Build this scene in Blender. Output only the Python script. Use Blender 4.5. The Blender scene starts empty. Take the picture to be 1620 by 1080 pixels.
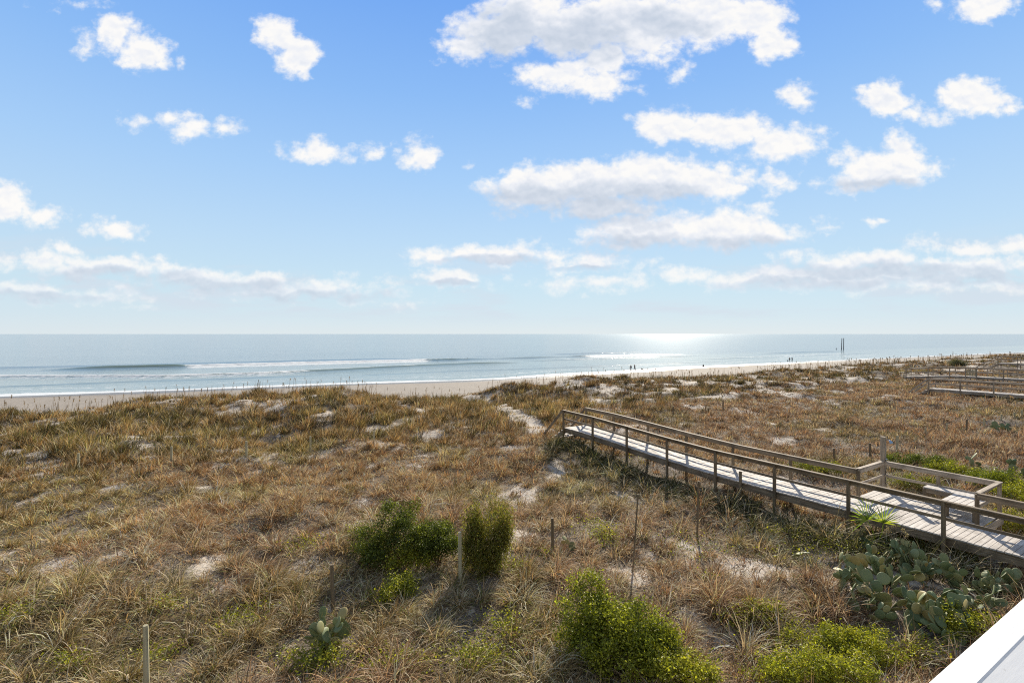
import bpy, bmesh, math, random
import numpy as np
from mathutils import Vector, Matrix, Euler

rng = np.random.default_rng(7)
random.seed(7)
SC = bpy.context.scene
COL = SC.collection
rad = math.radians
CZ = 10.6                      # camera height above the sea
F = 800.0                      # focal length in photo pixels (photo 1620 x 1080)
A0 = rad(28.1)                 # the shoreline runs 28 degrees off the picture plane
CA, SA = math.cos(A0), math.sin(A0)

# ------------------------------------------------------------------ small helpers
def lin(r, g, b):
    f = lambda c: c / 12.92 if c <= .04045 else ((c + .055) / 1.055) ** 2.4
    return (f(r / 255), f(g / 255), f(b / 255), 1)

def sstep(a, b, x):
    t = np.clip((x - a) / (b - a), 0, 1)
    return t * t * (3 - 2 * t)

def _hash(ix, iy, seed):
    h = (ix.astype(np.int64) * 374761393 + iy.astype(np.int64) * 668265263 + seed * 974634777) & 0xFFFFFFFF
    h = ((h ^ (h >> 13)) * 1274126177) & 0xFFFFFFFF
    return ((h ^ (h >> 16)) & 0xFFFF) / 65535.0

def vnoise(x, y, seed=0):
    x = np.asarray(x, float); y = np.asarray(y, float)
    ix = np.floor(x); iy = np.floor(y)
    fx = x - ix; fy = y - iy
    fx = fx * fx * (3 - 2 * fx); fy = fy * fy * (3 - 2 * fy)
    a = _hash(ix, iy, seed); b = _hash(ix + 1, iy, seed); c = _hash(ix, iy + 1, seed); d = _hash(ix + 1, iy + 1, seed)
    return (a * (1 - fx) + b * fx) * (1 - fy) + (c * (1 - fx) + d * fx) * fy

def fbm(x, y, seed=0, octs=4, gain=.5):
    v = 0; amp = 1; tot = 0
    for k in range(octs):
        v = v + amp * vnoise(x * 2 ** k + 17.3 * k, y * 2 ** k - 9.1 * k, seed + k)
        tot += amp; amp *= gain
    return v / tot

def to_sn(X, Y):
    return X * CA + Y * SA, -X * SA + Y * CA

def to_xy(s, n):
    return s * CA - n * SA, s * SA + n * CA

# ------------------------------------------------------------------ terrain
_cs = [-200, -60, -17, -5.7, 5.5, 11, 14.4, 19, 23.5, 27, 32, 48, 68, 94, 142, 185, 400]
_cz = [3.6, 3.5, 3.55, 4.3, 4.8, 4.2, 3.5, 2.7, 2.5, 3.1, 4.0, 4.3, 3.65, 3.85, 4.4, 4.6, 4.6]
_ss = [-200, -100, -36, 20, 55, 99, 125, 255, 500]
_sn = [118, 118, 116, 110, 105.5, 111.5, 115, 117, 118]

# the near boardwalk: a runs towards the sea, p across to its far side
WO = Vector((12.0, 14.04)); WU = Vector((-.543, .839)); WP = Vector((.839, .543))

def walk_ap(X, Y):
    dx = X - WO.x; dy = Y - WO.y
    return dx * WU.x + dy * WU.y, dx * WP.x + dy * WP.y

def rng_w(s, a, b, soft):
    return sstep(a - soft, a + soft, s) * (1 - sstep(b - soft, b + soft, s))

def shore(s):
    return np.interp(s, _ss, _sn) + .8 * np.sin(s / 9.0) + 1.2 * (vnoise(s / 14.0, s * 0 + 3.3, 5) - .5)

def ground_z(X, Y):
    X = np.asarray(X, float); Y = np.asarray(Y, float)
    s, n = to_sn(X, Y)
    C = np.interp(s, _cs, _cz)
    flat = 4.15 + .25 * (fbm(X / 14, Y / 14, 11, 2) - .5)
    flat = flat + .45 * sstep(24, 38, X) * sstep(26, 40, Y)
    nn = n + 5 * (vnoise(s / 11, n * 0, 21) - .5)
    land = flat + (C - flat) * sstep(33, 54, nn)
    sh = np.interp(s, _ss, _sn)
    beach = np.where(n < sh, 2.0 * (sh - n) / (sh - 66), (sh - n) * .045)
    k = sstep(55, 69, nn)
    z = land * (1 - k) + beach * k
    d = np.hypot(X, Y)
    veg = (1 - sstep(58, 64, n))
    hum = (fbm(X / 5.5, Y / 5.5, 31, 3) - .5) * 1.5 * sstep(30, 38, n) + (fbm(X / 2.6, Y / 2.6, 41, 2) - .5) * .58
    z = z + hum * veg
    z = z + .03 * (fbm(X / 1.3, Y / 1.3, 51, 2) - .5) * (n > 50)
    z = z + .35 * np.exp(-((X - 2.6) ** 2 + (Y - 28.3) ** 2) / 16.)
    return z

def at(px, py, zfix=None):
    """the point of the ground seen at a pixel of the photograph"""
    dx = (px - 810) / F; dz = (528 - py) / F
    if zfix is not None:
        t = (zfix - CZ) / dz
        return Vector((dx * t, t, zfix))
    ts = np.concatenate([np.arange(5, 60, .04), np.arange(60, 400, .15)])
    zz = ground_z(dx * ts, ts)
    hit = np.nonzero(CZ + dz * ts <= zz)[0]
    t = ts[hit[0]] if len(hit) else 120.
    return Vector((dx * t, t, float(ground_z(dx * t, t))))

def gz(x, y):
    return float(ground_z(x, y))

# bare sand openings: (photo x, y, half width, half height)
_sand_px = [(230, 874, 18, 5), (350, 880, 24, 5), (200, 830, 18, 4), (420, 850, 30, 6), (470, 990, 24, 6), (60, 757, 70, 9), (200, 768, 40, 5), (415, 726, 60, 7), (490, 718, 60, 9),
            (600, 702, 70, 10), (675, 690, 50, 9), (400, 641, 62, 13), (470, 630, 50, 8), (620, 628, 45, 6), (70, 676, 65, 6),
            (845, 673, 22, 8), (812, 656, 22, 6), (785, 646, 18, 5), (765, 637, 16, 5), (745, 630, 18, 4),
            (905, 608, 30, 6), (960, 614, 30, 5), (1080, 598, 25, 5), (1170, 596, 16, 4), (1225, 622, 40, 7), (1365, 607, 22, 5),
            (1000, 908, 38, 22), (1110, 990, 50, 34), (832, 846, 34, 12), (1100, 642, 30, 6), (1000, 652, 30, 6),
            (1180, 652, 30, 6), (1320, 623, 22, 4), (1290, 632, 16, 4), (700, 803, 40, 6), (1210, 668, 26, 5), (1070, 670, 30, 4),
            (1410, 625, 25, 3), (930, 770, 20, 6), (1150, 610, 22, 4), (1260, 606, 18, 3), (1130, 925, 26, 10), (585, 800, 30, 6),
            (945, 640, 20, 4), (660, 735, 40, 4), (150, 660, 40, 4), (1450, 636, 20, 3), (1500, 570, 14, 2)]
_patch = []
for (px, py, rx, ry) in _sand_px:
    c = at(px, py); dd = c.y
    depth = max(.25, ry * dd * dd / ((CZ - c.z) * F))
    if -c.x * SA + c.y * CA > 33: depth *= 2.1
    _patch.append((c.x, c.y, max(.2, .85 * rx * dd / F), min(.8 * depth, 5.0)))

def patch_sand(X, Y):
    m = np.zeros_like(np.asarray(X, float))
    wx = 1.5 * (fbm(X / .9, Y / .9, 61, 4) - .5); wy = 2.2 * (fbm(X / .9 + 40, Y / .9, 62, 4) - .5)
    for (x, y, a, b) in _patch:
        q = np.sqrt(((X - x + wx * min(1, a)) / a) ** 2 + ((Y - y + wy * min(1, b)) / b) ** 2)
        m = np.maximum(m, 1 - sstep(.55, 1.3, q))
    return m * sstep(.28, .52, fbm(X / .55, Y / .55, 63, 4, .65))

_pl = [at(px, py) for px, py in ((856, 683), (842, 671), (824, 660), (802, 651), (780, 643), (762, 636), (745, 630), (738, 626))]

def path_sand(X, Y):
    """the trodden path from the foot of the stair through the gap in the dune"""
    m = np.zeros_like(np.asarray(X, float))
    for p, q in zip(_pl, _pl[1:]):
        ax, ay = q.x - p.x, q.y - p.y
        t = np.clip(((X - p.x) * ax + (Y - p.y) * ay) / max(1e-6, ax * ax + ay * ay), 0, 1)
        d = np.hypot(X - p.x - t * ax, Y - p.y - t * ay) + .5 * (fbm(X / .8, Y / .8, 65, 3) - .5)
        m = np.maximum(m, 1 - sstep(.65, 1.15, d))
    return m

def cover(X, Y):
    """0 = bare sand, 1 = closed grass"""
    s, n = to_sn(X, Y)
    f = fbm(X / 2.3, Y / 2.3, 71, 4)
    right = sstep(26, 40, s) * sstep(33, 40, n)
    field = sstep(18, 26, s) * (1 - sstep(30, 36, n))
    thr = .235 + .055 * right + .03 * sstep(30, 36, n) - .06 * field - .09 * sstep(0, -4, X) * (1 - sstep(18, 24, n))
    c = sstep(thr, thr + .13, f)
    c = c * (1 - .8 * (1 - .7 * field) * (1 - .5 * right) * (1 - sstep(.26, .40, fbm(X / .85, Y / .85, 73, 3))))
    c = c * (1 - .9 * patch_sand(X, Y))
    c = c * (1 - path_sand(X, Y))
    ap, pp = walk_ap(X, Y)
    c = np.maximum(c, rng_w(ap, -9, 15, 1.5) * rng_w(pp, -1.7, 1.9, .5))
    toe = 60.5 + 4 * (fbm(s / 6, n / 30, 81, 3) - .5) * 2
    c = c * (1 - sstep(toe - 2, toe + 1.5, n))
    return c

# ------------------------------------------------------------------ object helpers
def mesh_np(name, V, T, mat, parent=None, attrs=None, smooth=False, quads=False):
    V = np.ascontiguousarray(V, np.float32); T = np.ascontiguousarray(T, np.int32)
    k = T.shape[1]
    me = bpy.data.meshes.new(name)
    me.vertices.add(len(V)); me.vertices.foreach_set('co', V.ravel())
    me.loops.add(T.size); me.loops.foreach_set('vertex_index', T.ravel())
    me.polygons.add(len(T)); me.polygons.foreach_set('loop_start', np.arange(0, T.size, k, dtype=np.int32))
    if smooth:
        me.polygons.foreach_set('use_smooth', np.ones(len(T), bool))
    me.update(calc_edges=True)
    for an, (typ, data) in (attrs or {}).items():
        a = me.attributes.new(an, typ, 'POINT')
        if typ == 'FLOAT_COLOR':
            c = np.ones((len(V), 4), np.float32); c[:, :3] = data
            a.data.foreach_set('color', c.ravel())
        else:
            a.data.foreach_set('value', np.ascontiguousarray(data, np.float32).ravel())
    me.materials.append(mat)
    o = bpy.data.objects.new(name, me); COL.objects.link(o)
    if parent is not None:
        o.parent = parent
    return o

def empty(name, loc, rz=0, label=None, cat=None, group=None):
    o = bpy.data.objects.new(name, None); COL.objects.link(o)
    o.location = loc; o.rotation_euler = (0, 0, rz); o.empty_display_size = .2
    tag(o, label, cat, group)
    return o

def tag(o, label=None, cat=None, group=None, kind=None):
    if label: o['label'] = label
    if cat: o['category'] = cat
    if group: o['group'] = group
    if kind: o['kind'] = kind
    return o

def bm_obj(name, bm, mat, parent=None, smooth=False):
    me = bpy.data.meshes.new(name)
    bm.normal_update(); bm.to_mesh(me); bm.free()
    if smooth:
        me.polygons.foreach_set('use_smooth', [True] * len(me.polygons))
    me.materials.append(mat)
    o = bpy.data.objects.new(name, me); COL.objects.link(o)
    if parent is not None: o.parent = parent
    return o

def beam(bm, p, q, w, h, up=Vector((0, 0, 1)), bevel=.006, tone=None, roll=0):
    """a squared timber from p to q, w wide, h high"""
    p = Vector(p); q = Vector(q)
    d = (q - p); L = d.length; d.normalize()
    side = d.cross(up)
    if side.length < 1e-4: side = Vector((1, 0, 0)) if abs(d.z) > .9 else Vector((0, 0, 1))
    side.normalize(); u2 = side.cross(d).normalized()
    b = bevel
    prof = [(-w / 2 + b, -h / 2), (w / 2 - b, -h / 2), (w / 2, -h / 2 + b), (w / 2, h / 2 - b),
            (w / 2 - b, h / 2), (-w / 2 + b, h / 2), (-w / 2, h / 2 - b), (-w / 2, -h / 2 + b)]
    A = [bm.verts.new(p + side * x + u2 * y) for x, y in prof]
    B = [bm.verts.new(q + side * x + u2 * y) for x, y in prof]
    fs = []
    for i in range(8):
        j = (i + 1) % 8
        fs.append(bm.faces.new((A[i], A[j], B[j], B[i])))
    fs.append(bm.faces.new(A[::-1])); fs.append(bm.faces.new(B))
    if tone is not None:
        lay = bm.verts.layers.float.get('tone') or bm.verts.layers.float.new('tone')
        for v in A + B: v[lay] = tone
    return fs

def beam_obj(name, p, q, w, h, mat, parent, tone=None, label=None):
    bm = bmesh.new(); bm.verts.layers.float.new('tone')
    beam(bm, p, q, w, h, tone=random.random() if tone is None else tone)
    o = bm_obj(name, bm, mat, parent)
    if label: o['label'] = label
    return o

def tube(bm, pts, radii, n=8, cap=True):
    pts = [Vector(p) for p in pts]; rings = []
    for i, p in enumerate(pts):
        d = (pts[min(i + 1, len(pts) - 1)] - pts[max(i - 1, 0)]).normalized()
        ref = Vector((1, 0, 0)) if abs(d.x) < .8 else Vector((0, 1, 0))
        s = d.cross(ref).normalized(); t = s.cross(d)
        rings.append([bm.verts.new(p + (s * math.cos(2 * math.pi * k / n) + t * math.sin(2 * math.pi * k / n)) * radii[i]) for k in range(n)])
    for a, b in zip(rings, rings[1:]):
        for k in range(n):
            bm.faces.new((a[k], a[(k + 1) % n], b[(k + 1) % n], b[k]))
    if cap:
        bm.faces.new(rings[0][::-1]); bm.faces.new(rings[-1])

# ------------------------------------------------------------------ materials
class NT:
    def __init__(s, nt): s.t = nt; s.L = nt.links
    def n(s, typ, **kw):
        nd = s.t.nodes.new(typ)
        for k, v in kw.items(): setattr(nd, k, v)
        return nd
    def put(s, sock, v):
        if hasattr(v, 'node') or isinstance(v, bpy.types.NodeSocket): s.L.new(v, sock)
        else: sock.default_value = v
    def math(s, op, a, b=0., c=None, clamp=False):
        nd = s.n('ShaderNodeMath', operation=op, use_clamp=clamp)
        s.put(nd.inputs[0], a); s.put(nd.inputs[1], b)
        if c is not None: s.put(nd.inputs[2], c)
        return nd.outputs[0]
    def vec(s, op, a, b=(0, 0, 0), c=None):
        nd = s.n('ShaderNodeVectorMath', operation=op)
        s.put(nd.inputs[0], a)
        if op not in ('LENGTH',): s.put(nd.inputs[1], b)
        if c is not None: s.put(nd.inputs[2], c)
        return nd.outputs['Value'] if op in ('LENGTH', 'DOT_PRODUCT') else nd.outputs[0]
    def mix(s, f, a, b, blend='MIX'):
        nd = s.n('ShaderNodeMix', data_type='RGBA', blend_type=blend)
        s.put(nd.inputs[0], f); s.put(nd.inputs[6], a); s.put(nd.inputs[7], b)
        return nd.outputs[2]
    def noise(s, vec, scale, detail=3, rough=.5, dist=0, color=False, dim='3D'):
        nd = s.n('ShaderNodeTexNoise', noise_dimensions=dim)
        if vec is not None: s.L.new(vec, nd.inputs['Vector'])
        nd.inputs['Scale'].default_value = scale; nd.inputs['Detail'].default_value = detail
        nd.inputs['Roughness'].default_value = rough; nd.inputs['Distortion'].default_value = dist
        return nd.outputs['Color' if color else 'Fac']
    def ramp(s, f, stops):
        nd = s.n('ShaderNodeValToRGB'); cr = nd.color_ramp
        while len(cr.elements) < len(stops): cr.elements.new(.5)
        for e, (p, c) in zip(cr.elements, stops):
            e.position = p; e.color = c if hasattr(c, '__len__') else (c, c, c, 1)
        s.put(nd.inputs[0], f)
        return nd.outputs[0]
    def step(s, x, a, b):
        nd = s.n('ShaderNodeMapRange', interpolation_type='SMOOTHSTEP')
        s.put(nd.inputs[0], x)
        for i, v in ((1, a), (2, b), (3, 0.), (4, 1.)): s.put(nd.inputs[i], v)
        return nd.outputs[0]
    def mapping(s, vec, scale=(1, 1, 1), rot=(0, 0, 0), loc=(0, 0, 0)):
        nd = s.n('ShaderNodeMapping'); s.L.new(vec, nd.inputs[0])
        nd.inputs['Location'].default_value = loc; nd.inputs['Rotation'].default_value = rot; nd.inputs['Scale'].default_value = scale
        return nd.outputs[0]
    def bump(s, h, strength, dist, normal=None):
        nd = s.n('ShaderNodeBump'); s.L.new(h, nd.inputs['Height'])
        nd.inputs['Strength'].default_value = strength; nd.inputs['Distance'].default_value = dist
        if normal is not None: s.L.new(normal, nd.inputs['Normal'])
        return nd.outputs[0]
    def attr(s, name, out='Fac'):
        nd = s.n('ShaderNodeAttribute'); nd.attribute_name = name
        return nd.outputs[out]

def material(name):
    m = bpy.data.materials.new(name); m.use_nodes = True
    m.node_tree.nodes.clear()
    k = NT(m.node_tree); out = k.n('ShaderNodeOutputMaterial')
    return m, k, out

def principled(k, out, base, rough=.6, spec=.4, normal=None, **kw):
    p = k.n('ShaderNodeBsdfPrincipled')
    k.put(p.inputs['Base Color'], base); k.put(p.inputs['Roughness'], rough)
    k.put(p.inputs['Specular IOR Level'], spec)
    for a, v in kw.items(): k.put(p.inputs[a], v)
    if normal is not None: k.L.new(normal, p.inputs['Normal'])
    if out is not None: k.L.new(p.outputs[0], out.inputs[0])
    return p

def simple(name, col, rough=.6, spec=.4, var=.12, scale=8, **kw):
    m, k, out = material(name)
    tc = k.n('ShaderNodeTexCoord').outputs['Object']
    f = k.noise(tc, scale, 4)
    c = k.mix(f, tuple(x * (1 - var) for x in col[:3]) + (1,), tuple(min(1, x * (1 + var)) for x in col[:3]) + (1,))
    principled(k, out, c, rough, spec, **kw)
    return m

def wood(name, axis, light, dark, spec=.25):
    m, k, out = material(name)
    tc = k.n('ShaderNodeTexCoord').outputs['Object']
    sc = [26, 26, 26]; sc[axis] = 1.3
    g = k.noise(k.mapping(tc, tuple(sc)), 1.0, 6, .65, .4)
    big = k.noise(tc, 1.7, 3)
    spot = k.noise(tc, 9, 4, .6)
    tone = k.attr('tone')
    c = k.mix(k.step(g, .35, .68), dark, light)
    c = k.mix(k.math('MULTIPLY', k.step(big, .48, .7), .6), c, tuple(x * .62 for x in dark[:3]) + (1,))
    c = k.mix(k.math('MULTIPLY', k.step(spot, .62, .72), .45), c, (.10, .085, .06, 1))
    c = k.mix(.5, c, k.mix(tone, (.66, .63, .60, 1), (1, 1, 1, 1)), 'MULTIPLY')
    b = k.bump(g, .5, .004)
    principled(k, out, c, .72, spec, b)
    return m

M_deck = wood('weathered_deck_wood', 1, (.82, .765, .70, 1), (.55, .50, .445, 1))
M_rail = wood('weathered_rail_wood', 0, (.40, .315, .215, 1), (.18, .135, .09, 1))
M_rail_pale = wood('bleached_rail_wood', 0, (.64, .55, .44, 1), (.36, .29, .215, 1))
M_post_pale = wood('bleached_post_wood', 2, (.52, .43, .32, 1), (.30, .24, .17, 1))
M_railp = wood('weathered_cross_rail_wood', 1, (.68, .58, .46, 1), (.38, .31, .23, 1))
M_post = wood('weathered_post_wood', 2, (.33, .255, .165, 1), (.165, .125, .08, 1))
M_stake = wood('grey_green_stake_wood', 2, (.62, .57, .38, 1), (.40, .36, .23, 1))

def leafy(name, trans=.4, rough=.5, gloss=.06, tmul=(1.15, 1.2, .7, 1)):
    m, k, out = material(name)
    c = k.attr('Col', 'Color')
    d = k.n('ShaderNodeBsdfDiffuse'); k.L.new(c, d.inputs[0])
    t = k.n('ShaderNodeBsdfTranslucent'); k.L.new(k.mix(1, c, tmul, 'MULTIPLY'), t.inputs[0])
    a = k.n('ShaderNodeMixShader'); a.inputs[0].default_value = trans
    k.L.new(d.outputs[0], a.inputs[1]); k.L.new(t.outputs[0], a.inputs[2])
    g = k.n('ShaderNodeBsdfGlossy'); g.inputs['Roughness'].default_value = rough; g.inputs[0].default_value = (.9, .9, .85, 1)
    b = k.n('ShaderNodeMixShader'); b.inputs[0].default_value = gloss
    k.L.new(a.outputs[0], b.inputs[1]); k.L.new(g.outputs[0], b.inputs[2])
    k.L.new(b.outputs[0], out.inputs[0])
    return m

M_grass = leafy('dry_grass', .30, .6, .012, (1.15, 1.0, .75, 1))
M_leaf = leafy('shrub_leaf', .42, .4, .025)
M_frond = leafy('palm_leaf', .5, .4, .03)
M_bark = simple('stem_bark', (.16, .12, .085), .85, .2, .3, 14)

def mat_cactus():
    m, k, out = material('cactus_pad')
    tc = k.n('ShaderNodeTexCoord').outputs['Object']
    r = k.n('ShaderNodeObjectInfo').outputs['Random']
    c = k.ramp(r, [(0, (.12, .16, .07, 1)), (.35, (.18, .225, .095, 1)), (.65, (.25, .28, .13, 1)), (.9, (.34, .315, .13, 1)), (1, (.40, .30, .11, 1))])
    f = k.noise(tc, 22, 3)
    c = k.mix(k.math('MULTIPLY', k.step(f, .5, .75), .4), c, (.30, .27, .13, 1))
    v = k.n('ShaderNodeTexVoronoi'); k.L.new(tc, v.inputs['Vector']); v.inputs['Scale'].default_value = 28
    c = k.mix(k.math('SUBTRACT', 1, k.step(v.outputs['Distance'], .08, .2)), c, (.42, .36, .22, 1))
    principled(k, out, c, .58, .35)
    return m
M_cactus = mat_cactus()

def mat_ground():
    m, k, out = material('dune_sand')
    pos = k.n('ShaderNodeNewGeometry').outputs['Position']
    cov = k.attr('cover'); wet = k.attr('wet'); beach = k.attr('beach')
    f1 = k.noise(pos, 3.2, 6, .62); f2 = k.noise(pos, 22, 4, .6); f3 = k.noise(pos, .35, 3)
    sand = k.mix(f1, (.47, .405, .33, 1), (.68, .61, .525, 1))
    sand = k.mix(k.math('MULTIPLY', k.step(f2, .50, .66), .7), sand, (.24, .185, .13, 1))
    bs = k.mix(f3, (.30, .265, .225, 1), (.40, .355, .30, 1))
    trk = k.noise(k.mapping(pos, (.9, 2.2, 1), (0, 0, -A0)), 1.0, 5, .7)
    bs = k.mix(k.math('MULTIPLY', k.step(trk, .54, .66), .6), bs, (.24, .20, .165, 1))
    sand = k.mix(beach, sand, bs)
    sand = k.mix(wet, sand, (.20, .185, .165, 1))
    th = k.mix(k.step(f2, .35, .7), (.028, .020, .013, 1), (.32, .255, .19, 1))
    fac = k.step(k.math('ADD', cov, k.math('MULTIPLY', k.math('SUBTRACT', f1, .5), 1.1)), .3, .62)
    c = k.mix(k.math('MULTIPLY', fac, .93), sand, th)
    h = k.math('ADD', k.math('MULTIPLY', f1, 1.0), k.math('MULTIPLY', f2, .35))
    h2 = k.math('ADD', h, k.math('MULTIPLY', trk, k.math('MULTIPLY', beach, 1.5)))
    b = k.bump(h2, .8, .07)
    p = principled(k, out, c, k.mix(wet, (.9, .9, .9, 1), (.3, .3, .3, 1)), .25, b)
    return m
M_ground = mat_ground()

def mat_sea():
    m, k, out = material('sea_water')
    pos = k.n('ShaderNodeNewGeometry').outputs['Position']
    sn = k.mapping(pos, (1, 1, 1), (0, 0, -A0))
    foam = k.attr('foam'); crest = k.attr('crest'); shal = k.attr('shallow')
    sw = k.noise(k.mapping(sn, (.035, .16, 1)), 1.0, 3, .55)
    rp = k.noise(k.mapping(sn, (.16, .95, 1)), 1.0, 5, .62, .3)
    fine = k.noise(k.mapping(sn, (.8, 3.6, 1)), 1.0, 3, .6)
    big = k.noise(k.mapping(sn, (.004, .02, 1)), 1.0, 3, .6)
    h = k.math('ADD', k.math('MULTIPLY', sw, 1.5), k.math('ADD', k.math('MULTIPLY', rp, .34), k.math('MULTIPLY', fine, .06)))
    b = k.bump(h, 1.0, .21)
    base = k.mix(shal, (.15, .23, .285, 1), (.29, .365, .36, 1))
    base = k.mix(k.math('MULTIPLY', k.step(big, .42, .62), .45), base, (.20, .28, .325, 1))
    base = k.mix(k.math('MULTIPLY', crest, .9), base, (.17, .215, .12, 1))  # green water of the wave face; also paints the shadow line beneath the foam
    wp = principled(k, None, base, .12, .26, b, IOR=1.33)
    f = k.noise(k.mapping(sn, (.55, 1.5, 1)), 1.0, 6, .68, .5)
    ff = k.noise(k.mapping(sn, (3.2, 5.0, 1)), 1.0, 3, .6)
    mask = k.step(k.math('ADD', foam, k.math('MULTIPLY', k.math('SUBTRACT', k.math('ADD', k.math('MULTIPLY', f, .75), k.math('MULTIPLY', ff, .25)), .5), 1.5)), .42, .68)
    mask = k.math('MULTIPLY', mask, k.step(foam, .02, .12))
    fp = principled(k, None, k.mix(ff, (.62, .66, .68, 1), (.86, .87, .86, 1)), .8, .2)
    mx = k.n('ShaderNodeMixShader'); k.L.new(mask, mx.inputs[0])
    k.L.new(wp.outputs[0], mx.inputs[1]); k.L.new(fp.outputs[0], mx.inputs[2])
    k.L.new(mx.outputs[0], out.inputs[0])
    return m
M_sea = mat_sea()
def mat_white():
    m, k, out = material('white_paint')
    tc = k.n('ShaderNodeTexCoord').outputs['Object']
    st = k.noise(k.mapping(tc, (3, 14, 14)), 1.0, 5, .6); sp = k.noise(tc, 55, 2, .5)
    c = k.mix(k.math('MULTIPLY', k.step(st, .45, .75), .10), (.81, .81, .80, 1), (.60, .58, .53, 1))
    c = k.mix(k.math('MULTIPLY', k.step(sp, .72, .78), .5), c, (.45, .42, .37, 1))
    b = k.bump(k.noise(k.mapping(tc, (8, 60, 60)), 1.0, 4, .6), .25, .002)
    principled(k, out, c, .5, .35, b)
    return m
M_white = mat_white()

# ------------------------------------------------------------------ the ground
def axis(parts):
    out = []
    for a, b, st in parts: out.append(np.arange(a, b, st))
    return np.unique(np.round(np.concatenate(out), 3))

def build_ground():
    s = axis([(-1500, -200, 130), (-200, -80, 8), (-80, -45, 1.0), (-45, 60, .3), (60, 200, .8), (200, 420, 5), (420, 1600, 120)])
    n = axis([(-400, -30, 40), (-30, -4, 1.5), (-4, 62, .3), (62, 130, .9), (130, 330, 20)])
    S, Nn = np.meshgrid(s, n)
    X, Y = to_xy(S, Nn)
    Z = ground_z(X, Y)
    cov = cover(X, Y)
    sh = shore(S)
    wet = sstep(-9, -3.5, Nn - sh + 2.5 * (vnoise(S / 7, Nn * 0, 91) - .5)) * .9
    beach = sstep(62, 68, Nn)
    V = np.stack([X, Y, Z], -1).reshape(-1, 3)
    ni, si = S.shape
    idx = np.arange(ni * si).reshape(ni, si)
    Q = np.stack([idx[:-1, :-1], idx[:-1, 1:], idx[1:, 1:], idx[1:, :-1]], -1).reshape(-1, 4)
    o = mesh_np('ground', V, Q, M_ground, attrs={'cover': ('FLOAT', cov.ravel()), 'wet': ('FLOAT', wet.ravel()), 'beach': ('FLOAT', beach.ravel())}, smooth=True)
    tag(o, 'pale dune sand sloping over the dune ridge down to the beach', 'ground', kind='structure')
build_ground()

# ------------------------------------------------------------------ the sea
def prof(t, wf, wb):
    return np.where(t < 0, np.exp(-(t / wf) ** 2), np.exp(-(t / wb) ** 2))


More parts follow.
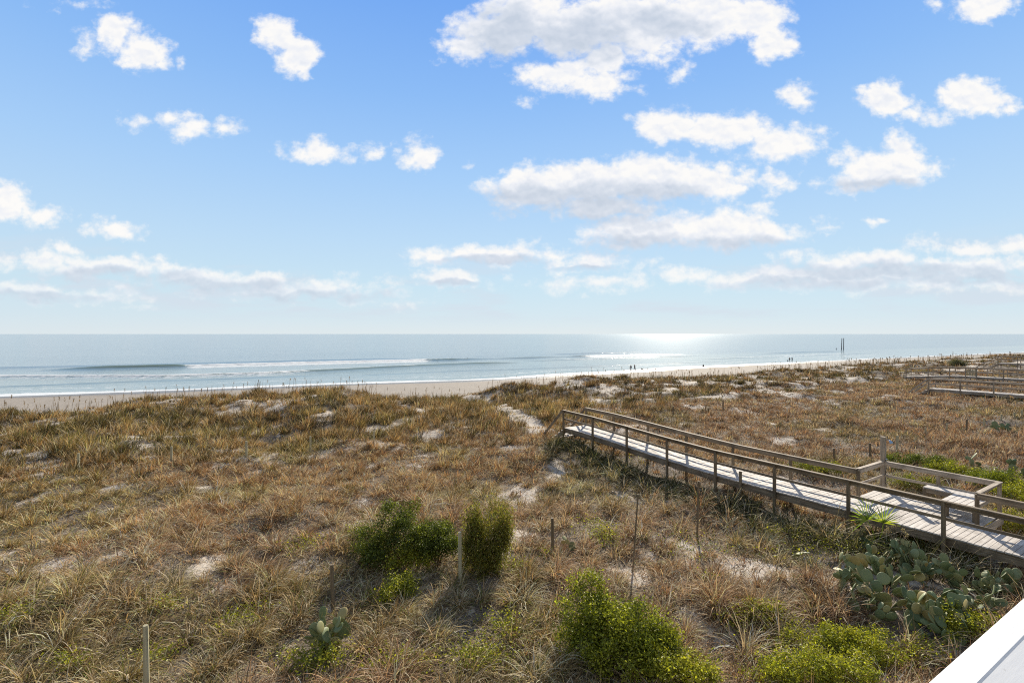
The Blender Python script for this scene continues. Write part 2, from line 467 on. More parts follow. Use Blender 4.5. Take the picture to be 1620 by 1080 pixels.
def build_sea():
    s = axis([(-40000, -4000, 6000), (-4000, -600, 500), (-600, -170, 25), (-170, 350, .8), (350, 700, 12), (700, 4000, 500), (4000, 40001, 6000)])
    n = axis([(98, 232, .4), (232, 330, 7), (330, 1000, 60), (1000, 5000, 500), (5000, 45000, 5000)])
    S, Nn = np.meshgrid(s, n)
    fade = 1 - sstep(215, 235, Nn)
    wig = lambda k, L, a: a * (fbm(S / L, S * 0 + k, 100 + k, 3) - .5) * 2
    z = np.zeros_like(S); foam = np.zeros_like(S); crest = np.zeros_like(S)
    # outer breaker
    n1 = 193 + wig(1, 30, 3.0)
    t = Nn - n1
    amp = 1.0 * rng_w(S, -46, 84, 12) + .55 * rng_w(S, 95, 128, 18) + .8 * rng_w(S, 136, 192, 8)
    broken = np.maximum(rng_w(S, -17, 82, 2), rng_w(S, 138, 196, 4) * .9)
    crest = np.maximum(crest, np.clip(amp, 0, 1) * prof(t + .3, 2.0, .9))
    z += amp * prof(t, 2.3, 4.5) * (1 - .35 * broken)
    z += broken * .35 * prof(t + 1.5, 1.2, 2) * (fbm(S / 1.2, Nn / 1.2, 111, 3) - .2)
    foam = np.maximum(foam, broken * prof(t - .7, 1.1, 2.2) * (.55 + .75 * fbm(S / 5, S * 0 + .5, 113, 3)))
    foam = np.maximum(foam, rng_w(S, -17, 66, 5) * np.where(t < 0, .80 * np.exp(t / 17.), 0))
    foam = np.maximum(foam, rng_w(S, 138, 205, 6) * np.where(t < 0, .7 * np.exp(t / 22.), 0))
    # inner breaker
    n2 = np.interp(S, [-80, -60, -51, -30, -17, 5, 30, 50, 68, 90], [171, 169, 167, 157, 149, 148, 154, 160, 161.5, 163]) + wig(2, 16, 1.0)
    t = Nn - n2
    amp = .65 * rng_w(S, -90, 86, 12)
    broken = rng_w(S, -95, 51, 3)
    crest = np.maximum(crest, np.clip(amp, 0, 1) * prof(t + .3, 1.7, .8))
    z += amp * prof(t, 1.9, 3.5)
    foam = np.maximum(foam, broken * prof(t - .5, .9, 1.9) * (.72 + .6 * fbm(S / 5, S * 0 + 7.5, 114, 3)))
    foam = np.maximum(foam, rng_w(S, -100, 20, 12) * np.where(t < 0, .68 * np.exp(t / 10.), 0))
    foam = np.maximum(foam, rng_w(S, -10, 50, 8) * np.where(t > 0, .7 * np.exp(-t / 10.), 0))
    # unbroken swells
    for (n0, a, b, am, w) in ((222, 145, 215, .55, 5), (176, 250, 320, .5, 4), (212, -150, 60, .4, 6), (171, 100, 190, .35, 3), (137, -120, 20, .25, 2.5),
                              (133, 30, 160, .2, 2.5), (150, 170, 300, .25, 3)):
        z += am * rng_w(S, a, b, 18) * prof(Nn - n0 - wig(n0, 25, 2.0), w * .6, w)
    for (n0, a, b, st) in ((171, 105, 150, .5), (150, 175, 280, .55), (140, 200, 300, .5), (160, 230, 300, .5)):
        foam = np.maximum(foam, st * rng_w(S, a, b, 10) * prof(Nn - n0 - wig(n0 + 3, 14, 2.0), 2.5, 3))
    # swash on the beach
    sh = shore(S)
    e = Nn - sh
    foam = np.maximum(foam, sstep(-1.5, .3, e) * (1 - sstep(2.0, 6.5 + 3 * (vnoise(S / 9, S * 0, 121) - .5), e)) * (.62 + .45 * fbm(S / 8, Nn / 3, 115, 3) - .25 * sstep(120, 200, S)))
    foam = np.maximum(foam, .5 * prof(e - 12 - wig(7, 12, 2.5), 1.2, 2.5))
    foam = np.maximum(foam, .36 * sstep(0, 4, e) * (1 - sstep(18, 34, e)))
    z = z * sstep(-2, 14, e) + .05 * (fbm(S / 2.5, Nn / 1.2, 131, 3) - .5) * fade
    z = z * fade
    z -= (1 - sstep(-6, -.5, e)) * .5
    shal = 1 - sstep(165, 205, Nn)
    X, Y = to_xy(S, Nn)
    V = np.stack([X, Y, z], -1).reshape(-1, 3)
    ni, si = S.shape
    idx = np.arange(ni * si).reshape(ni, si)
    Q = np.stack([idx[:-1, :-1], idx[:-1, 1:], idx[1:, 1:], idx[1:, :-1]], -1).reshape(-1, 4)
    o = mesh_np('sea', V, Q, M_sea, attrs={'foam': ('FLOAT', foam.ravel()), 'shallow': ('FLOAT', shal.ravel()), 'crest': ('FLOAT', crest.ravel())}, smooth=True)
    tag(o, 'calm blue grey sea with two white breakers and foam along the beach', 'sea', kind='structure')
build_sea()

# ------------------------------------------------------------------ blades of grass
def blade_strips(P, az, lean, curve, length, width, seg, col, tipcol=None):
    """P (N,3) roots; returns verts, tris, colours of N tapering curved blades"""
    N = len(P)
    hx, hy = np.cos(az), np.sin(az)
    tw = rng.uniform(-.9, .9, N)
    wx, wy = -np.sin(az + tw), np.cos(az + tw)
    nv = 2 * seg + 1
    V = np.empty((N, nv, 3), np.float32); C = np.empty((N, nv, 3), np.float32)
    cur = P.astype(np.float32).copy()
    for i in range(seg + 1):
        t = i / seg
        if i:
            th = lean + curve * (t - .5 / seg)
            st = length / seg
            cur[:, 0] += st * np.sin(th) * hx; cur[:, 1] += st * np.sin(th) * hy; cur[:, 2] += st * np.cos(th)
        w = width * (1 - .75 * t ** 1.5) * .5
        if i < seg:
            for k, sg in ((0, -1), (1, 1)):
                V[:, 2 * i + k, 0] = cur[:, 0] + sg * w * wx
                V[:, 2 * i + k, 1] = cur[:, 1] + sg * w * wy
                V[:, 2 * i + k, 2] = cur[:, 2]
                C[:, 2 * i + k] = col
        else:
            V[:, 2 * seg] = cur; C[:, 2 * seg] = col if tipcol is None else tipcol
    tri = []
    for i in range(seg - 1):
        a = 2 * i
        tri += [(a, a + 1, a + 3), (a, a + 3, a + 2)]
    tri.append((2 * seg - 2, 2 * seg - 1, 2 * seg))
    T = (np.arange(N)[:, None, None] * nv + np.array(tri)[None]).reshape(-1, 3)
    return V.reshape(-1, 3), T, C.reshape(-1, 3)

def join(parts):
    V = []; T = []; C = []; o = 0
    for v, t, c in parts:
        V.append(v); T.append(t + o); C.append(c); o += len(v)
    return np.concatenate(V), np.concatenate(T), np.concatenate(C)

PAL = {
    'A': [(.58, .42, .285), (.42, .28, .18), (.24, .15, .095), (.70, .54, .38), (.29, .22, .11), (.48, .34, .23)],
    'B': [(.60, .41, .225), (.46, .295, .16), (.29, .185, .105), (.66, .48, .29), (.36, .26, .14)],
    'C': [(.33, .235, .105), (.48, .35, .175), (.18, .13, .06), (.57, .43, .235), (.36, .245, .115)],
    'D': [(.28, .20, .10), (.21, .135, .075), (.38, .27, .14), (.14, .105, .05), (.31, .20, .11)],
    'E': [(.48, .32, .19), (.36, .225, .135), (.56, .395, .245), (.44, .335, .23), (.26, .165, .10)],
}
PALA = {k: np.minimum(np.array(v) * (np.array([1.12, 1.07, 1.03]) if k in 'DE' else (np.array([1.24, 1.10, .94]) if k == 'A' else np.array([1.20, 1.11, 1.03]))), .74) for k, v in PAL.items()}


# plants that keep the grass away: photo x, y, radius in metres, share of grass removed
_keepout = [(1372, 918, .75, .95), (1432, 935, .75, .95), (1478, 925, .75, .95), (1545, 938, .75, .95), (1392, 972, .7, .95), (1452, 985, .75, .95),
            (1510, 985, .6, .95), (1500, 1012, .5, .9), (1340, 940, .4, .9), (1386, 872, .7, .8), (512, 1030, .6, 1.3), (512, 1058, .5, 1.3), (470, 1045, .35, 1.2), (1592, 752, 1.2, .8), (1587, 684, .9, .8), (612, 905, .8, .7),
            (700, 905, .6, .7), (765, 915, .6, .7), (960, 1045, .8, .8), (1000, 1010, .6, .8), (1330, 1040, .8, .5), (1440, 738, 1.0, .6), (1500, 758, 1.0, .6),
            (1258, 886, .2, .9), (903, 868, .2, .9)]
KEEP = [(at(px, py).x, at(px, py).y, r, f) for px, py, r, f in _keepout]

def build_grass():
    # distance from, to, clumps per m2, blades of each, fill tufts per m2, blades of each, segments
    rings = [(6, 10, 2.9, 120, 20, 34, 4), (10, 15, 2.8, 105, 18, 30, 4), (15, 22, 2.3, 80, 14, 24, 3), (22, 32, 2.1, 64, 13, 20, 3), (32, 48, 1.8, 54, 10, 17, 2),
             (48, 75, 1.4, 42, 6.5, 15, 2), (75, 110, .8, 34, 3.4, 13, 2), (110, 190, .45, 22, 1.2, 10, 2)]
    parts = []
    for (d0, d1, rc, nc, rf, nf, seg) in rings:
        for clump in (True, False):
            rho, nb = (rc, nc) if clump else (rf, nf)
            half = rad(55)
            N = int(half * (d1 * d1 - d0 * d0) * rho)
            d = np.sqrt(rng.uniform(d0 * d0, d1 * d1, N)); a = rng.uniform(-half, half, N)
            X = d * np.sin(a); Y = d * np.cos(a)
            s, n = to_sn(X, Y)
            c = cover(X, Y)
            keep = (rng.random(N) < (.05 if clump else np.where(n < 31, .55, .34)) + .92 * c) & (n < 66) & (c + (n < 58) > .05)
            ap, pp = walk_ap(X, Y)
            under = (ap > -9) & (ap < 19) & (pp > -.15) & (pp < 1.8)
            under |= (ap > -.6) & (ap < 3.1) & (pp > 1.5) & (pp < 3.9)
            keep &= ~(under & (rng.random(N) < .55))
            for (kx, ky, kr, kf) in KEEP:
                q = np.hypot(X - kx, (Y - ky) * .75)
                keep &= ~((q < kr) & (rng.random(N) < (kf if clump else kf * .45)))
            if not clump:
                keep &= ~((n > 34) & (rng.random(N) < .55))
            X, Y, s, n, c, d, under, ap, pp = [q[keep] for q in (X, Y, s, n, c, d, under, ap, pp)]
            N = len(X)
            if not N: continue
            j = rng.normal(0, 2.5, N)
            reg = np.where(n + j < 20, 'A', np.where(n + j < 31, 'B', 'C'))
            reg = np.where((s > 30 + j * 2) & (n + j > 36), 'D', reg)
            reg = np.where((s > 24 + j) & (n + j <= 36) & (n > 6) & (pp > 1.6), 'E', reg)
            big = fbm(X / 3.0, Y / 3.0, 141, 3)
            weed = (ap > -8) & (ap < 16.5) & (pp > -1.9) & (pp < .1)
            if clump:
                hgt = np.select([reg == 'A', reg == 'B', reg == 'C', reg == 'D'], [.46, .38, .60, .52], .40)
                rad_t = np.select([reg == 'C', reg == 'D'], [.34, .42], .30) * rng.uniform(.7, 1.35, N) * (1 + (d > 30) * .3)
            else:
                hgt = np.select([reg == 'A', reg == 'B', reg == 'C', reg == 'D'], [.24, .26, .36, .26], .26)
                rad_t = .30 * rng.uniform(.7, 1.4, N) * (1 + (d > 30) * .4)
            hgt = hgt * (.5 + 1.0 * big) * rng.uniform(.65, 1.3, N) * (.6 + .4 * c)
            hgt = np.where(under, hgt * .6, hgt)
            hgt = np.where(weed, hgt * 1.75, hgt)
            lean0 = np.select([reg == 'A', reg == 'B', reg == 'C', reg == 'D'], [.42, .45, .26, .36], .45)
            curv0 = np.select([reg == 'A', reg == 'B', reg == 'C', reg == 'D'], [1.9, 1.5, 1.0, 1.2], 1.5)
            tuftcol = np.empty((N, 3))
            for g in 'ABCDE':
                mk = reg == g
                m = mk.sum()
                if m:
                    pal = PALA[g]
                    tuftcol[mk] = rng.dirichlet(np.full(len(pal), .3), m) @ pal
            dr = fbm(X / 6, Y / 6, 151, 3); dg = fbm(X / 4, Y / 4, 161, 3)
            tuftcol *= (1 + .7 * (dr - .5))[:, None] * rng.uniform(.55, 1.3, N)[:, None]
            tuftcol *= 1 + np.stack([-.12 * (dg > .6), .0 * (dg > .6), -.12 * (dg > .6)], -1)
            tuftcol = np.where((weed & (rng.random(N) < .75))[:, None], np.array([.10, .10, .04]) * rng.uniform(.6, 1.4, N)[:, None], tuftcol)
            dk = ((reg == 'C') | (reg == 'D')) & (rng.random(N) < .34)  # dark colour on random dune tufts paints the shade of grass hollows
            tuftcol = np.where(dk[:, None], np.array([.105, .088, .038]) * rng.uniform(.6, 1.4, N)[:, None], tuftcol)
            reps = np.maximum(4, (nb * rng.uniform(.6, 1.3, N)).astype(int))
            I = np.repeat(np.arange(N), reps); M = len(I)
            ang = rng.uniform(0, 2 * np.pi, M); rr = np.sqrt(rng.random(M)) * rad_t[I] * (.62 if clump else 1.0)
            bx = X[I] + rr * np.cos(ang); by = Y[I] + rr * np.sin(ang)
            bz = ground_z(bx, by) - .02
            az = ang + rng.normal(0, .7, M)
            az = np.where(rng.random(M) < .3, rng.normal(.35, .6, M), az)
            lean = np.abs(lean0[I] * (1.3 * rr / np.maximum(rad_t[I], .05) + .25) + rng.normal(0, .22, M))
            flat = rng.random(M) < (.08 if clump else .42)
            lean = np.where(flat, rng.uniform(.9, 1.4, M), lean)
            curve = curv0[I] * rng.uniform(.3, 1.5, M)
            curve = np.where(flat, rng.uniform(-.2, .5, M), curve)
            L = hgt[I] * rng.uniform(.65, 1.35, M) * 1.25
            W = np.maximum(.0115, .010 + d[I] * .00050) * rng.uniform(.5, 1.5, M)
            col = tuftcol[I] * np.exp(rng.normal(-.12, .52, M))[:, None]
            odd = rng.random(M)
            col = np.where((odd < np.where(reg == 'A', .19, .10)[I])[:, None], np.array([.68, .57, .40]) * rng.uniform(.8, 1.2, M)[:, None], col)
            gfrac = np.where(np.isin(reg, ['A', 'C', 'D']), .03, .01)[I] + .08 * np.clip((dg[I] - .58) * 6, 0, 1)
            col = np.where((odd > 1 - gfrac)[:, None], np.array([.18, .20, .045]) * rng.uniform(.7, 1.5, M)[:, None], col)
            col = np.clip(col, .02, .72)
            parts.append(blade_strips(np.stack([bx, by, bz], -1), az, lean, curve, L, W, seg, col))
    V, T, C = join(parts)
    print('grass tris', len(T))
    o = mesh_np('dune_grass', V, T, M_grass, attrs={'Col': ('FLOAT_COLOR', C)})
    tag(o, 'dry tan and olive grass covering the dunes in front of the sea', 'grass', kind='stuff')
build_grass()

def build_oats():
    """sea oats: tall thin stalks with drooping seed heads along the dune crest"""
    N = 2300
    s = rng.uniform(-38, 170, N); n = rng.normal(57, 3.2, N)
    N2 = 260
    s = np.concatenate([s, rng.uniform(-30, 30, N2)]); n = np.concatenate([n, rng.uniform(36, 54, N2)])
    X, Y = to_xy(s, n)
    ok = rng.random(len(s)) < (1 - .5 * sstep(50, 80, s)) * (.35 + 1.2 * (fbm(s / 5, n / 8, 171, 2) - .35))
    X, Y = X[ok], Y[ok]; N = len(X)
    Z = ground_z(X, Y); d = np.hypot(X, Y)
    L = rng.uniform(.8, 1.75, N)
    W = np.maximum(.014, d * .00062) * rng.uniform(.7, 1.2, N)
    az = rng.normal(.2, 1.2, N); lean = np.abs(rng.normal(0, .09, N)); curve = np.abs(rng.normal(.08, .12, N))
    col = np.array([.17, .125, .065]) * rng.uniform(.6, 1.3, N)[:, None]
    parts = [blade_strips(np.stack([X, Y, Z], -1), az, lean, curve, L, W, 3, col)]
    head = rng.random(N) < .5
    hx = X + np.cos(az) * (lean + curve * .4) * L * .93; hy = Y + np.sin(az) * (lean + curve * .4) * L * .93; hz = Z + L * .92
    for k in range(7):
        q = np.stack([hx, hy, hz - .045 * k], -1)[head]
        m = len(q)
        parts.append(blade_strips(q, az[head] + rng.normal(0, .8, m), rng.uniform(.3, .8, m), rng.uniform(.6, 1.6, m),
                                  rng.uniform(.10, .22, m), np.maximum(.035, W[head] * 1.7), 2, np.array([.30, .22, .11]) * rng.uniform(.6, 1.2, m)[:, None]))
    V, T, C = join(parts)
    o = mesh_np('sea_oats', V, T, M_grass, attrs={'Col': ('FLOAT_COLOR', C)})
    tag(o, 'thin tall sea oat stalks with seed heads along the dune crest', 'sea oats', kind='stuff')
build_oats()

# ------------------------------------------------------------------ leaves
def leaf_quads(P, nrm, size, asp, col, roll=None):
    """leaf shaped quads at P facing nrm"""
    N = len(P)
    nrm = nrm / np.maximum(np.linalg.norm(nrm, axis=1, keepdims=True), 1e-6)
    r = rng.normal(size=(N, 3)) if roll is None else roll
    u = r - (r * nrm).sum(1, keepdims=True) * nrm
    u /= np.maximum(np.linalg.norm(u, axis=1, keepdims=True), 1e-6)
    w = np.cross(nrm, u)
    s = size[:, None]
    fold = nrm * s * .12
    V = np.stack([P - u * s * .5, P + w * s * asp * .5 + fold, P + u * s * .5, P - w * s * asp * .5 + fold], 1).reshape(-1, 3)
    b = np.arange(N)[:, None] * 4
    T = np.concatenate([b + np.array([[0, 1, 2]]), b + np.array([[0, 2, 3]])])
    C = np.repeat(col, 4, 0)
    return V, T, C

YG = np.array([(.50, .49, .04), (.33, .36, .03), (.15, .19, .022), (.06, .085, .018), (.60, .51, .05)])
DG = np.array([(.075, .105, .02), (.045, .065, .015), (.11, .14, .025), (.30, .31, .035)])
RU = np.array([(.17, .20, .03), (.29, .27, .045), (.38, .25, .06), (.08, .11, .02), (.24, .26, .04)])

def shrub(label, px, py, lumps, nleaf, size, pal, group=None, name='shrub', asp=.5, spray=False, bare=0, base=None):
    """lumps: (dx, dy, height of centre, rx, ry, rz) in metres about the foot"""
    p = base if base is not None else at(px, py)
    root = empty(name, p, 0, label, 'shrub', group)
    nleaf = int(nleaf * 1.6); size *= 1.12
    full = []
    for (a, b, c, rx, ry, rz) in lumps:
        kc = .45 if spray else .66
        full.append((a, b, c * .92, rx * kc, ry * kc, rz * (.7 if spray else .66)))
        for q in range(11):
            if spray:
                an = random.uniform(0, 6.28); f = random.uniform(.35, .95)
                full.append((a + math.cos(an) * rx * f, b + math.sin(an) * ry * f, c * random.uniform(.75, 1.35), rx * .24, ry * .24, rz * random.uniform(.4, .75)))
            else:
                an = random.uniform(0, 6.28); el = random.uniform(-.15, 1.2); f = random.uniform(.75, 1.22); k = random.uniform(.15, .38)
                full.append((a + math.cos(an) * math.cos(el) * rx * f, b + math.sin(an) * math.cos(el) * ry * f, max(.05, c + math.sin(el) * rz * f), rx * k, ry * k, rz * k * random.uniform(.8, 1.3)))
    stems = lumps; lumps = full
    vol = np.array([l[3] * l[4] * l[5] for l in lumps]) ** .67; vol /= vol.sum()
    parts = []
    for l, w in zip(lumps, vol):
        N = int(nleaf * w)
        # twig clusters first, leaves around each cluster
        nc = max(6, N // 40)
        q = rng.normal(size=(nc, 3)); q /= np.linalg.norm(q, axis=1, keepdims=True)
        q[:, 2] = np.where(q[:, 2] < -.35, -q[:, 2], q[:, 2])
        r = np.where(rng.random(nc) < .72, rng.uniform(.82, 1.12, nc), rng.uniform(.3, .85, nc))
        wob = .45 + 1.05 * fbm(q[:, 0] * 2.1 + l[0] * 3 + 50, q[:, 1] * 2.1 + q[:, 2] * 2.3 + l[1] * 3, 181, 3)
        c = q * (r * wob)[:, None] * np.array(l[3:6]) + np.array(l[:3])
        I = rng.integers(0, nc, N)
        jit = rng.normal(size=(N, 3)) * (size * 1.55)
        if spray: jit *= np.array([.7, .7, 2.6])
        P = c[I] + jit
        gzl = ground_z(P[:, 0] + p.x, P[:, 1] + p.y) - p.z
        P[:, 2] = np.maximum(P[:, 2], gzl + .03)
        nr = q[I] * .8 + rng.normal(size=(N, 3)) * .8 + np.array([0, 0, .5])
        tint = rng.dirichlet(np.full(len(pal), .8), nc)[I] @ pal
        col = tint * np.exp(rng.normal(-.05, .35, N))[:, None]
        if bare:
            col = np.where((rng.random(N) < bare)[:, None], np.array([.30, .2, .1]) * rng.uniform(.5, 1.2, N)[:, None], col)
        roll = None
        if spray:
            roll = np.stack([rng.normal(0, .35, N), rng.normal(0, .35, N), np.ones(N)], -1)
        parts.append(leaf_quads(P, nr, size * rng.uniform(.6, 1.4, N), asp, col, roll))
    V, T, C = join(parts)
    mesh_np('foliage', V, T, M_leaf, root, {'Col': ('FLOAT_COLOR', C)})
    bm = bmesh.new()
    for l in stems:
        if l is not stems[0]:
            w0 = Vector((stems[0][0] * .4, stems[0][1] * .4, 0)); w1 = Vector((l[0] * .4, l[1] * .4, 0))
            for w in (w0, w1): w.z = gz(p.x + w.x, p.y + w.y) - p.z - .04
            tube(bm, [w0, w1], [.016, .012], 5)
            tube(bm, [w1, Vector((l[0], l[1], l[2]))], [.014, .008], 5)
        for k in range(5):
            e = Vector(l[:3]) + Vector((random.uniform(-.7, .7) * l[3], random.uniform(-.7, .7) * l[4], random.uniform(-.1, .75) * l[5]))
            b = Vector((l[0] * .4 + random.uniform(-.06, .06), l[1] * .4 + random.uniform(-.06, .06), -.05))
            b.z = gz(p.x + b.x, p.y + b.y) - p.z - .05
            m = b.lerp(e, .5) + Vector((random.uniform(-.08, .08), random.uniform(-.08, .08), .05))
            tube(bm, [b, m, e], [.014, .010, .004], 5)
        for k in range(4):
            dr = Vector((random.gauss(0, 1), random.gauss(0, 1), abs(random.gauss(.4, .7)))).normalized()
            b = Vector(l[:3]) + Vector((dr.x * l[3], dr.y * l[4], dr.z * l[5])) * .5
            e = Vector(l[:3]) + Vector((dr.x * l[3], dr.y * l[4], dr.z * l[5])) * random.uniform(1.0, 1.35)
            tube(bm, [b, b.lerp(e, .6) + Vector((0, 0, .03)), e], [.006, .005, .002], 4)
    bm_obj('stem', bm, M_bark, root, True)
    return root

G_low = 'yellow green shrubs of the dune hollow'
# the three bushes in the middle of the hollow
shrub('dark green rounded bush with a tall left crown, left of the middle stake', 622, 893,
      [(-.05, .1, .55, .8, .6, .62), (.12, .3, 1.02, .5, .5, .52), (-.75, .1, .30, .5, .45, .34), (.45, .0, .5, .5, .45, .5), (-.35, -.3, .3, .5, .4, .3)], 11000, .05, DG, None)
shrub('dome shaped dark green bush between the left bush and the middle stake', 690, 890,
      [(-.1, 0, .62, .58, .5, .56), (.28, -.05, .5, .42, .4, .45), (.1, -.3, .35, .5, .3, .3)], 8000, .045, np.concatenate([DG, YG[2:4]]), None)
shrub('upright olive bush with rusty feathery tips, right of the middle stake', 765, 903,
      [(-.30, 0, .98, .25, .25, .56), (-.02, .1, .72, .3, .3, .58), (.34, 0, .82, .26, .25, .50), (.64, .05, .92, .17, .2, .42), (.12, -.1, .40, .5, .36, .36), (-.42, 0, .5, .2, .25, .4)], 13000, .06, RU, None, asp=.28, spray=True, bare=.08)
shrub('small yellow green sprig bush in front of the dark bushes', 650, 900,
      [(-.1, -.1, .3, .35, .3, .3), (.35, -.1, .3, .35, .3, .3), (-.45, -.35, .2, .25, .3, .2)], 2200, .05, YG)
shrub('low yellow green sprawl of leaves below the bush cluster', 628, 945,
      [(0, 0, .16, .4, .3, .2), (-.25, -.3, .12, .3, .25, .15), (.12, .25, .2, .2, .2, .22)], 1900, .05, YG)
shrub('thin rusty upright twig bush behind the feathery olive bush', 782, 826,
      [(0, 0, .4, .22, .2, .4), (.3, .1, .3, .2, .2, .3)], 1100, .05, RU, None, asp=.28, spray=True, bare=.3)
# big bush at the bottom
shrub('large bright green bush at the bottom with a sloping right flank', 960, 1035,
      [(-.25, .2, .75, .62, .55, .62), (.25, .0, .6, .6, .55, .5), (.65, -.15, .42, .55, .5, .42), (-.55, -.15, .35, .45, .4, .4), (.5, -.3, .5, .5, .45, .42), (-.35, -.5, .25, .5, .4, .3),
       (.15, -.55, .4, .6, .4, .4), (.95, -.35, .25, .4, .35, .3)], 19000, .05, np.concatenate([YG[:4], YG[:1], DG[1:2]]))
shrub('yellow green bush spilling over the bottom edge, nearest of all', 1060, 1085,
      [(0, 0, .3, .55, .4, .35), (.6, .05, .2, .4, .35, .28), (-.5, 0, .3, .4, .3, .3)], 5500, .048, YG)
# low green mats
shrub('wide yellow leaved mat between the cactus patch and white railing', 1330, 1040,
      [(-.6, .1, .12, .5, .35, .24), (0, .05, .16, .55, .4, .3), (.6, 0, .14, .55, .35, .26), (.2, -.4, .2, .6, .4, .3)], 7500, .042, YG, G_low)
shrub('bright low bush of yellow leaves at the bottom edge, left of white railing', 1290, 1090,
      [(0, .1, .25, .6, .4, .3), (-.7, .1, .15, .5, .35, .25), (.6, 0, .2, .5, .3, .25)], 5500, .042, YG, G_low)
shrub('small patch of olive yellow leaves left of the cactus patch', 1185, 975,
      [(0, 0, .1, .35, .3, .18), (.4, .05, .1, .3, .25, .15)], 1500, .045, YG, G_low)
shrub('low green leafed bush growing between cactus pads by the railing', 1520, 1005,
      [(0, 0, .15, .45, .3, .25), (.5, .2, .12, .4, .3, .2)], 2600, .045, YG, G_low)
# hedge like strip behind the alcove
for (lab, px, py, lumps, n, pal) in (
    ('dark green bush just behind the shower post', 1440, 738, [(0, 0, .24, .8, .6, .26), (.8, -.2, .2, .7, .5, .24)], 4500, np.concatenate([DG, YG[2:4]])),
    ('yellow green bush behind the middle of the alcove rail', 1497, 758, [(0, 0, .30, .7, .5, .32), (.7, -.3, .22, .45, .4, .25)], 4200, np.concatenate([YG, DG[:2]])),
    ('leafy green bush behind the corner of the alcove rail', 1560, 778, [(0, 0, .38, .75, .6, .42), (.65, -.2, .36, .6, .5, .42)], 5200, np.concatenate([DG, YG[:3]])),
    ('yellow tipped bush at the right edge behind the boardwalk rail', 1613, 800, [(0, 0, .4, .7, .55, .45), (.6, -.3, .4, .6, .5, .4)], 4800, YG),
    ('reddish green creeper in the gap below the corner of the alcove', 1592, 842, [(0, 0, .25, .5, .4, .3), (.5, -.2, .25, .5, .4, .3)], 2600, np.concatenate([YG, RU])),
    ('low leafy plants seen through the alcove rails', 1432, 772, [(0, 0, .2, .6, .5, .28), (.7, -.5, .2, .5, .4, .25)], 2200, np.concatenate([DG, RU])),
    ('low green bush behind the rail, left of the alcove', 1270, 745, [(0, 0, .18, .7, .5, .26), (.9, -.4, .15, .6, .5, .24)], 2400, np.concatenate([DG, YG[2:]])),
):
    shrub(lab, px, py, lumps, n, .05, pal, 'bushes behind the boardwalk alcove')
shrub('dark round bush far off on the dune, above the distant boardwalks', 1509, 578,
      [(0, 0, .32, 1.4, 1.2, .45), (1.2, 0, .2, .9, .9, .32)], 1800, .15, np.array([(.10, .105, .055), (.15, .13, .075), (.07, .075, .045)]))
shrub('shadowed weedy bush against the foot of the near boardwalk post', 1462, 880,
      [(0, 0, .25, .5, .3, .32), (.6, -.5, .22, .5, .3, .28), (-.5, .4, .25, .5, .3, .3)], 2400, .045, np.concatenate([DG, RU]))

def build_creepers():
    parts = []
    spots = [(945, 842, 40, 20, 260), (958, 858, 22, 14, 150), (1120, 925, 14, 8, 40), (865, 883, 12, 5, 40), (760, 1050, 50, 22, 420), (640, 1062, 60, 18, 320),
             (800, 1000, 40, 24, 280), (500, 1055, 60, 22, 600), (110, 1060, 40, 14, 160), (20, 985, 30, 12, 160), (265, 966, 26, 8, 90), (380, 990, 40, 25, 240),
             (250, 1045, 40, 16, 120), (960, 1000, 40, 20, 160), (1235, 1000, 50, 22, 420), (1250, 880, 60, 20, 120), (1160, 990, 30, 18, 160), (560, 850, 24, 12, 160),
             (480, 868, 40, 14, 180), (1330, 872, 50, 22, 240), (1100, 872, 60, 25, 160), (820, 905, 24, 12, 120), (1270, 1060, 80, 25, 700), (1450, 1040, 50, 20, 400),
             (1560, 1000, 30, 12, 160), (1400, 870, 60, 14, 240), (985, 730, 50, 8, 120), (1240, 850, 60, 14, 160)]
    for (px, py, rx, ry, N) in spots:
        c = at(px, py); a = rx * c.y / F; b = min(1.6, ry * c.y * c.y / ((CZ - c.z) * F))
        X = c.x + rng.normal(0, .5, N * 2) * a; Y = c.y + rng.normal(0, .5, N * 2) * b
        Z = ground_z(X, Y) + rng.uniform(.04, .34, N * 2)
        nr = rng.normal(size=(N * 2, 3)) * .7 + np.array([0, 0, .9])
        col = (rng.dirichlet(np.full(5, .5), N * 2) @ YG) * rng.uniform(.7, 1.3, N * 2)[:, None]
        parts.append(leaf_quads(np.stack([X, Y, Z], -1), nr, rng.uniform(.035, .075, N * 2), .6, col))
    V, T, C = join(parts)
    o = mesh_np('ground_cover', V, T, M_leaf, attrs={'Col': ('FLOAT_COLOR', C)})
    tag(o, 'scattered yellow green creeping leaves among the dry grass', 'ground cover', kind='stuff')
build_creepers()

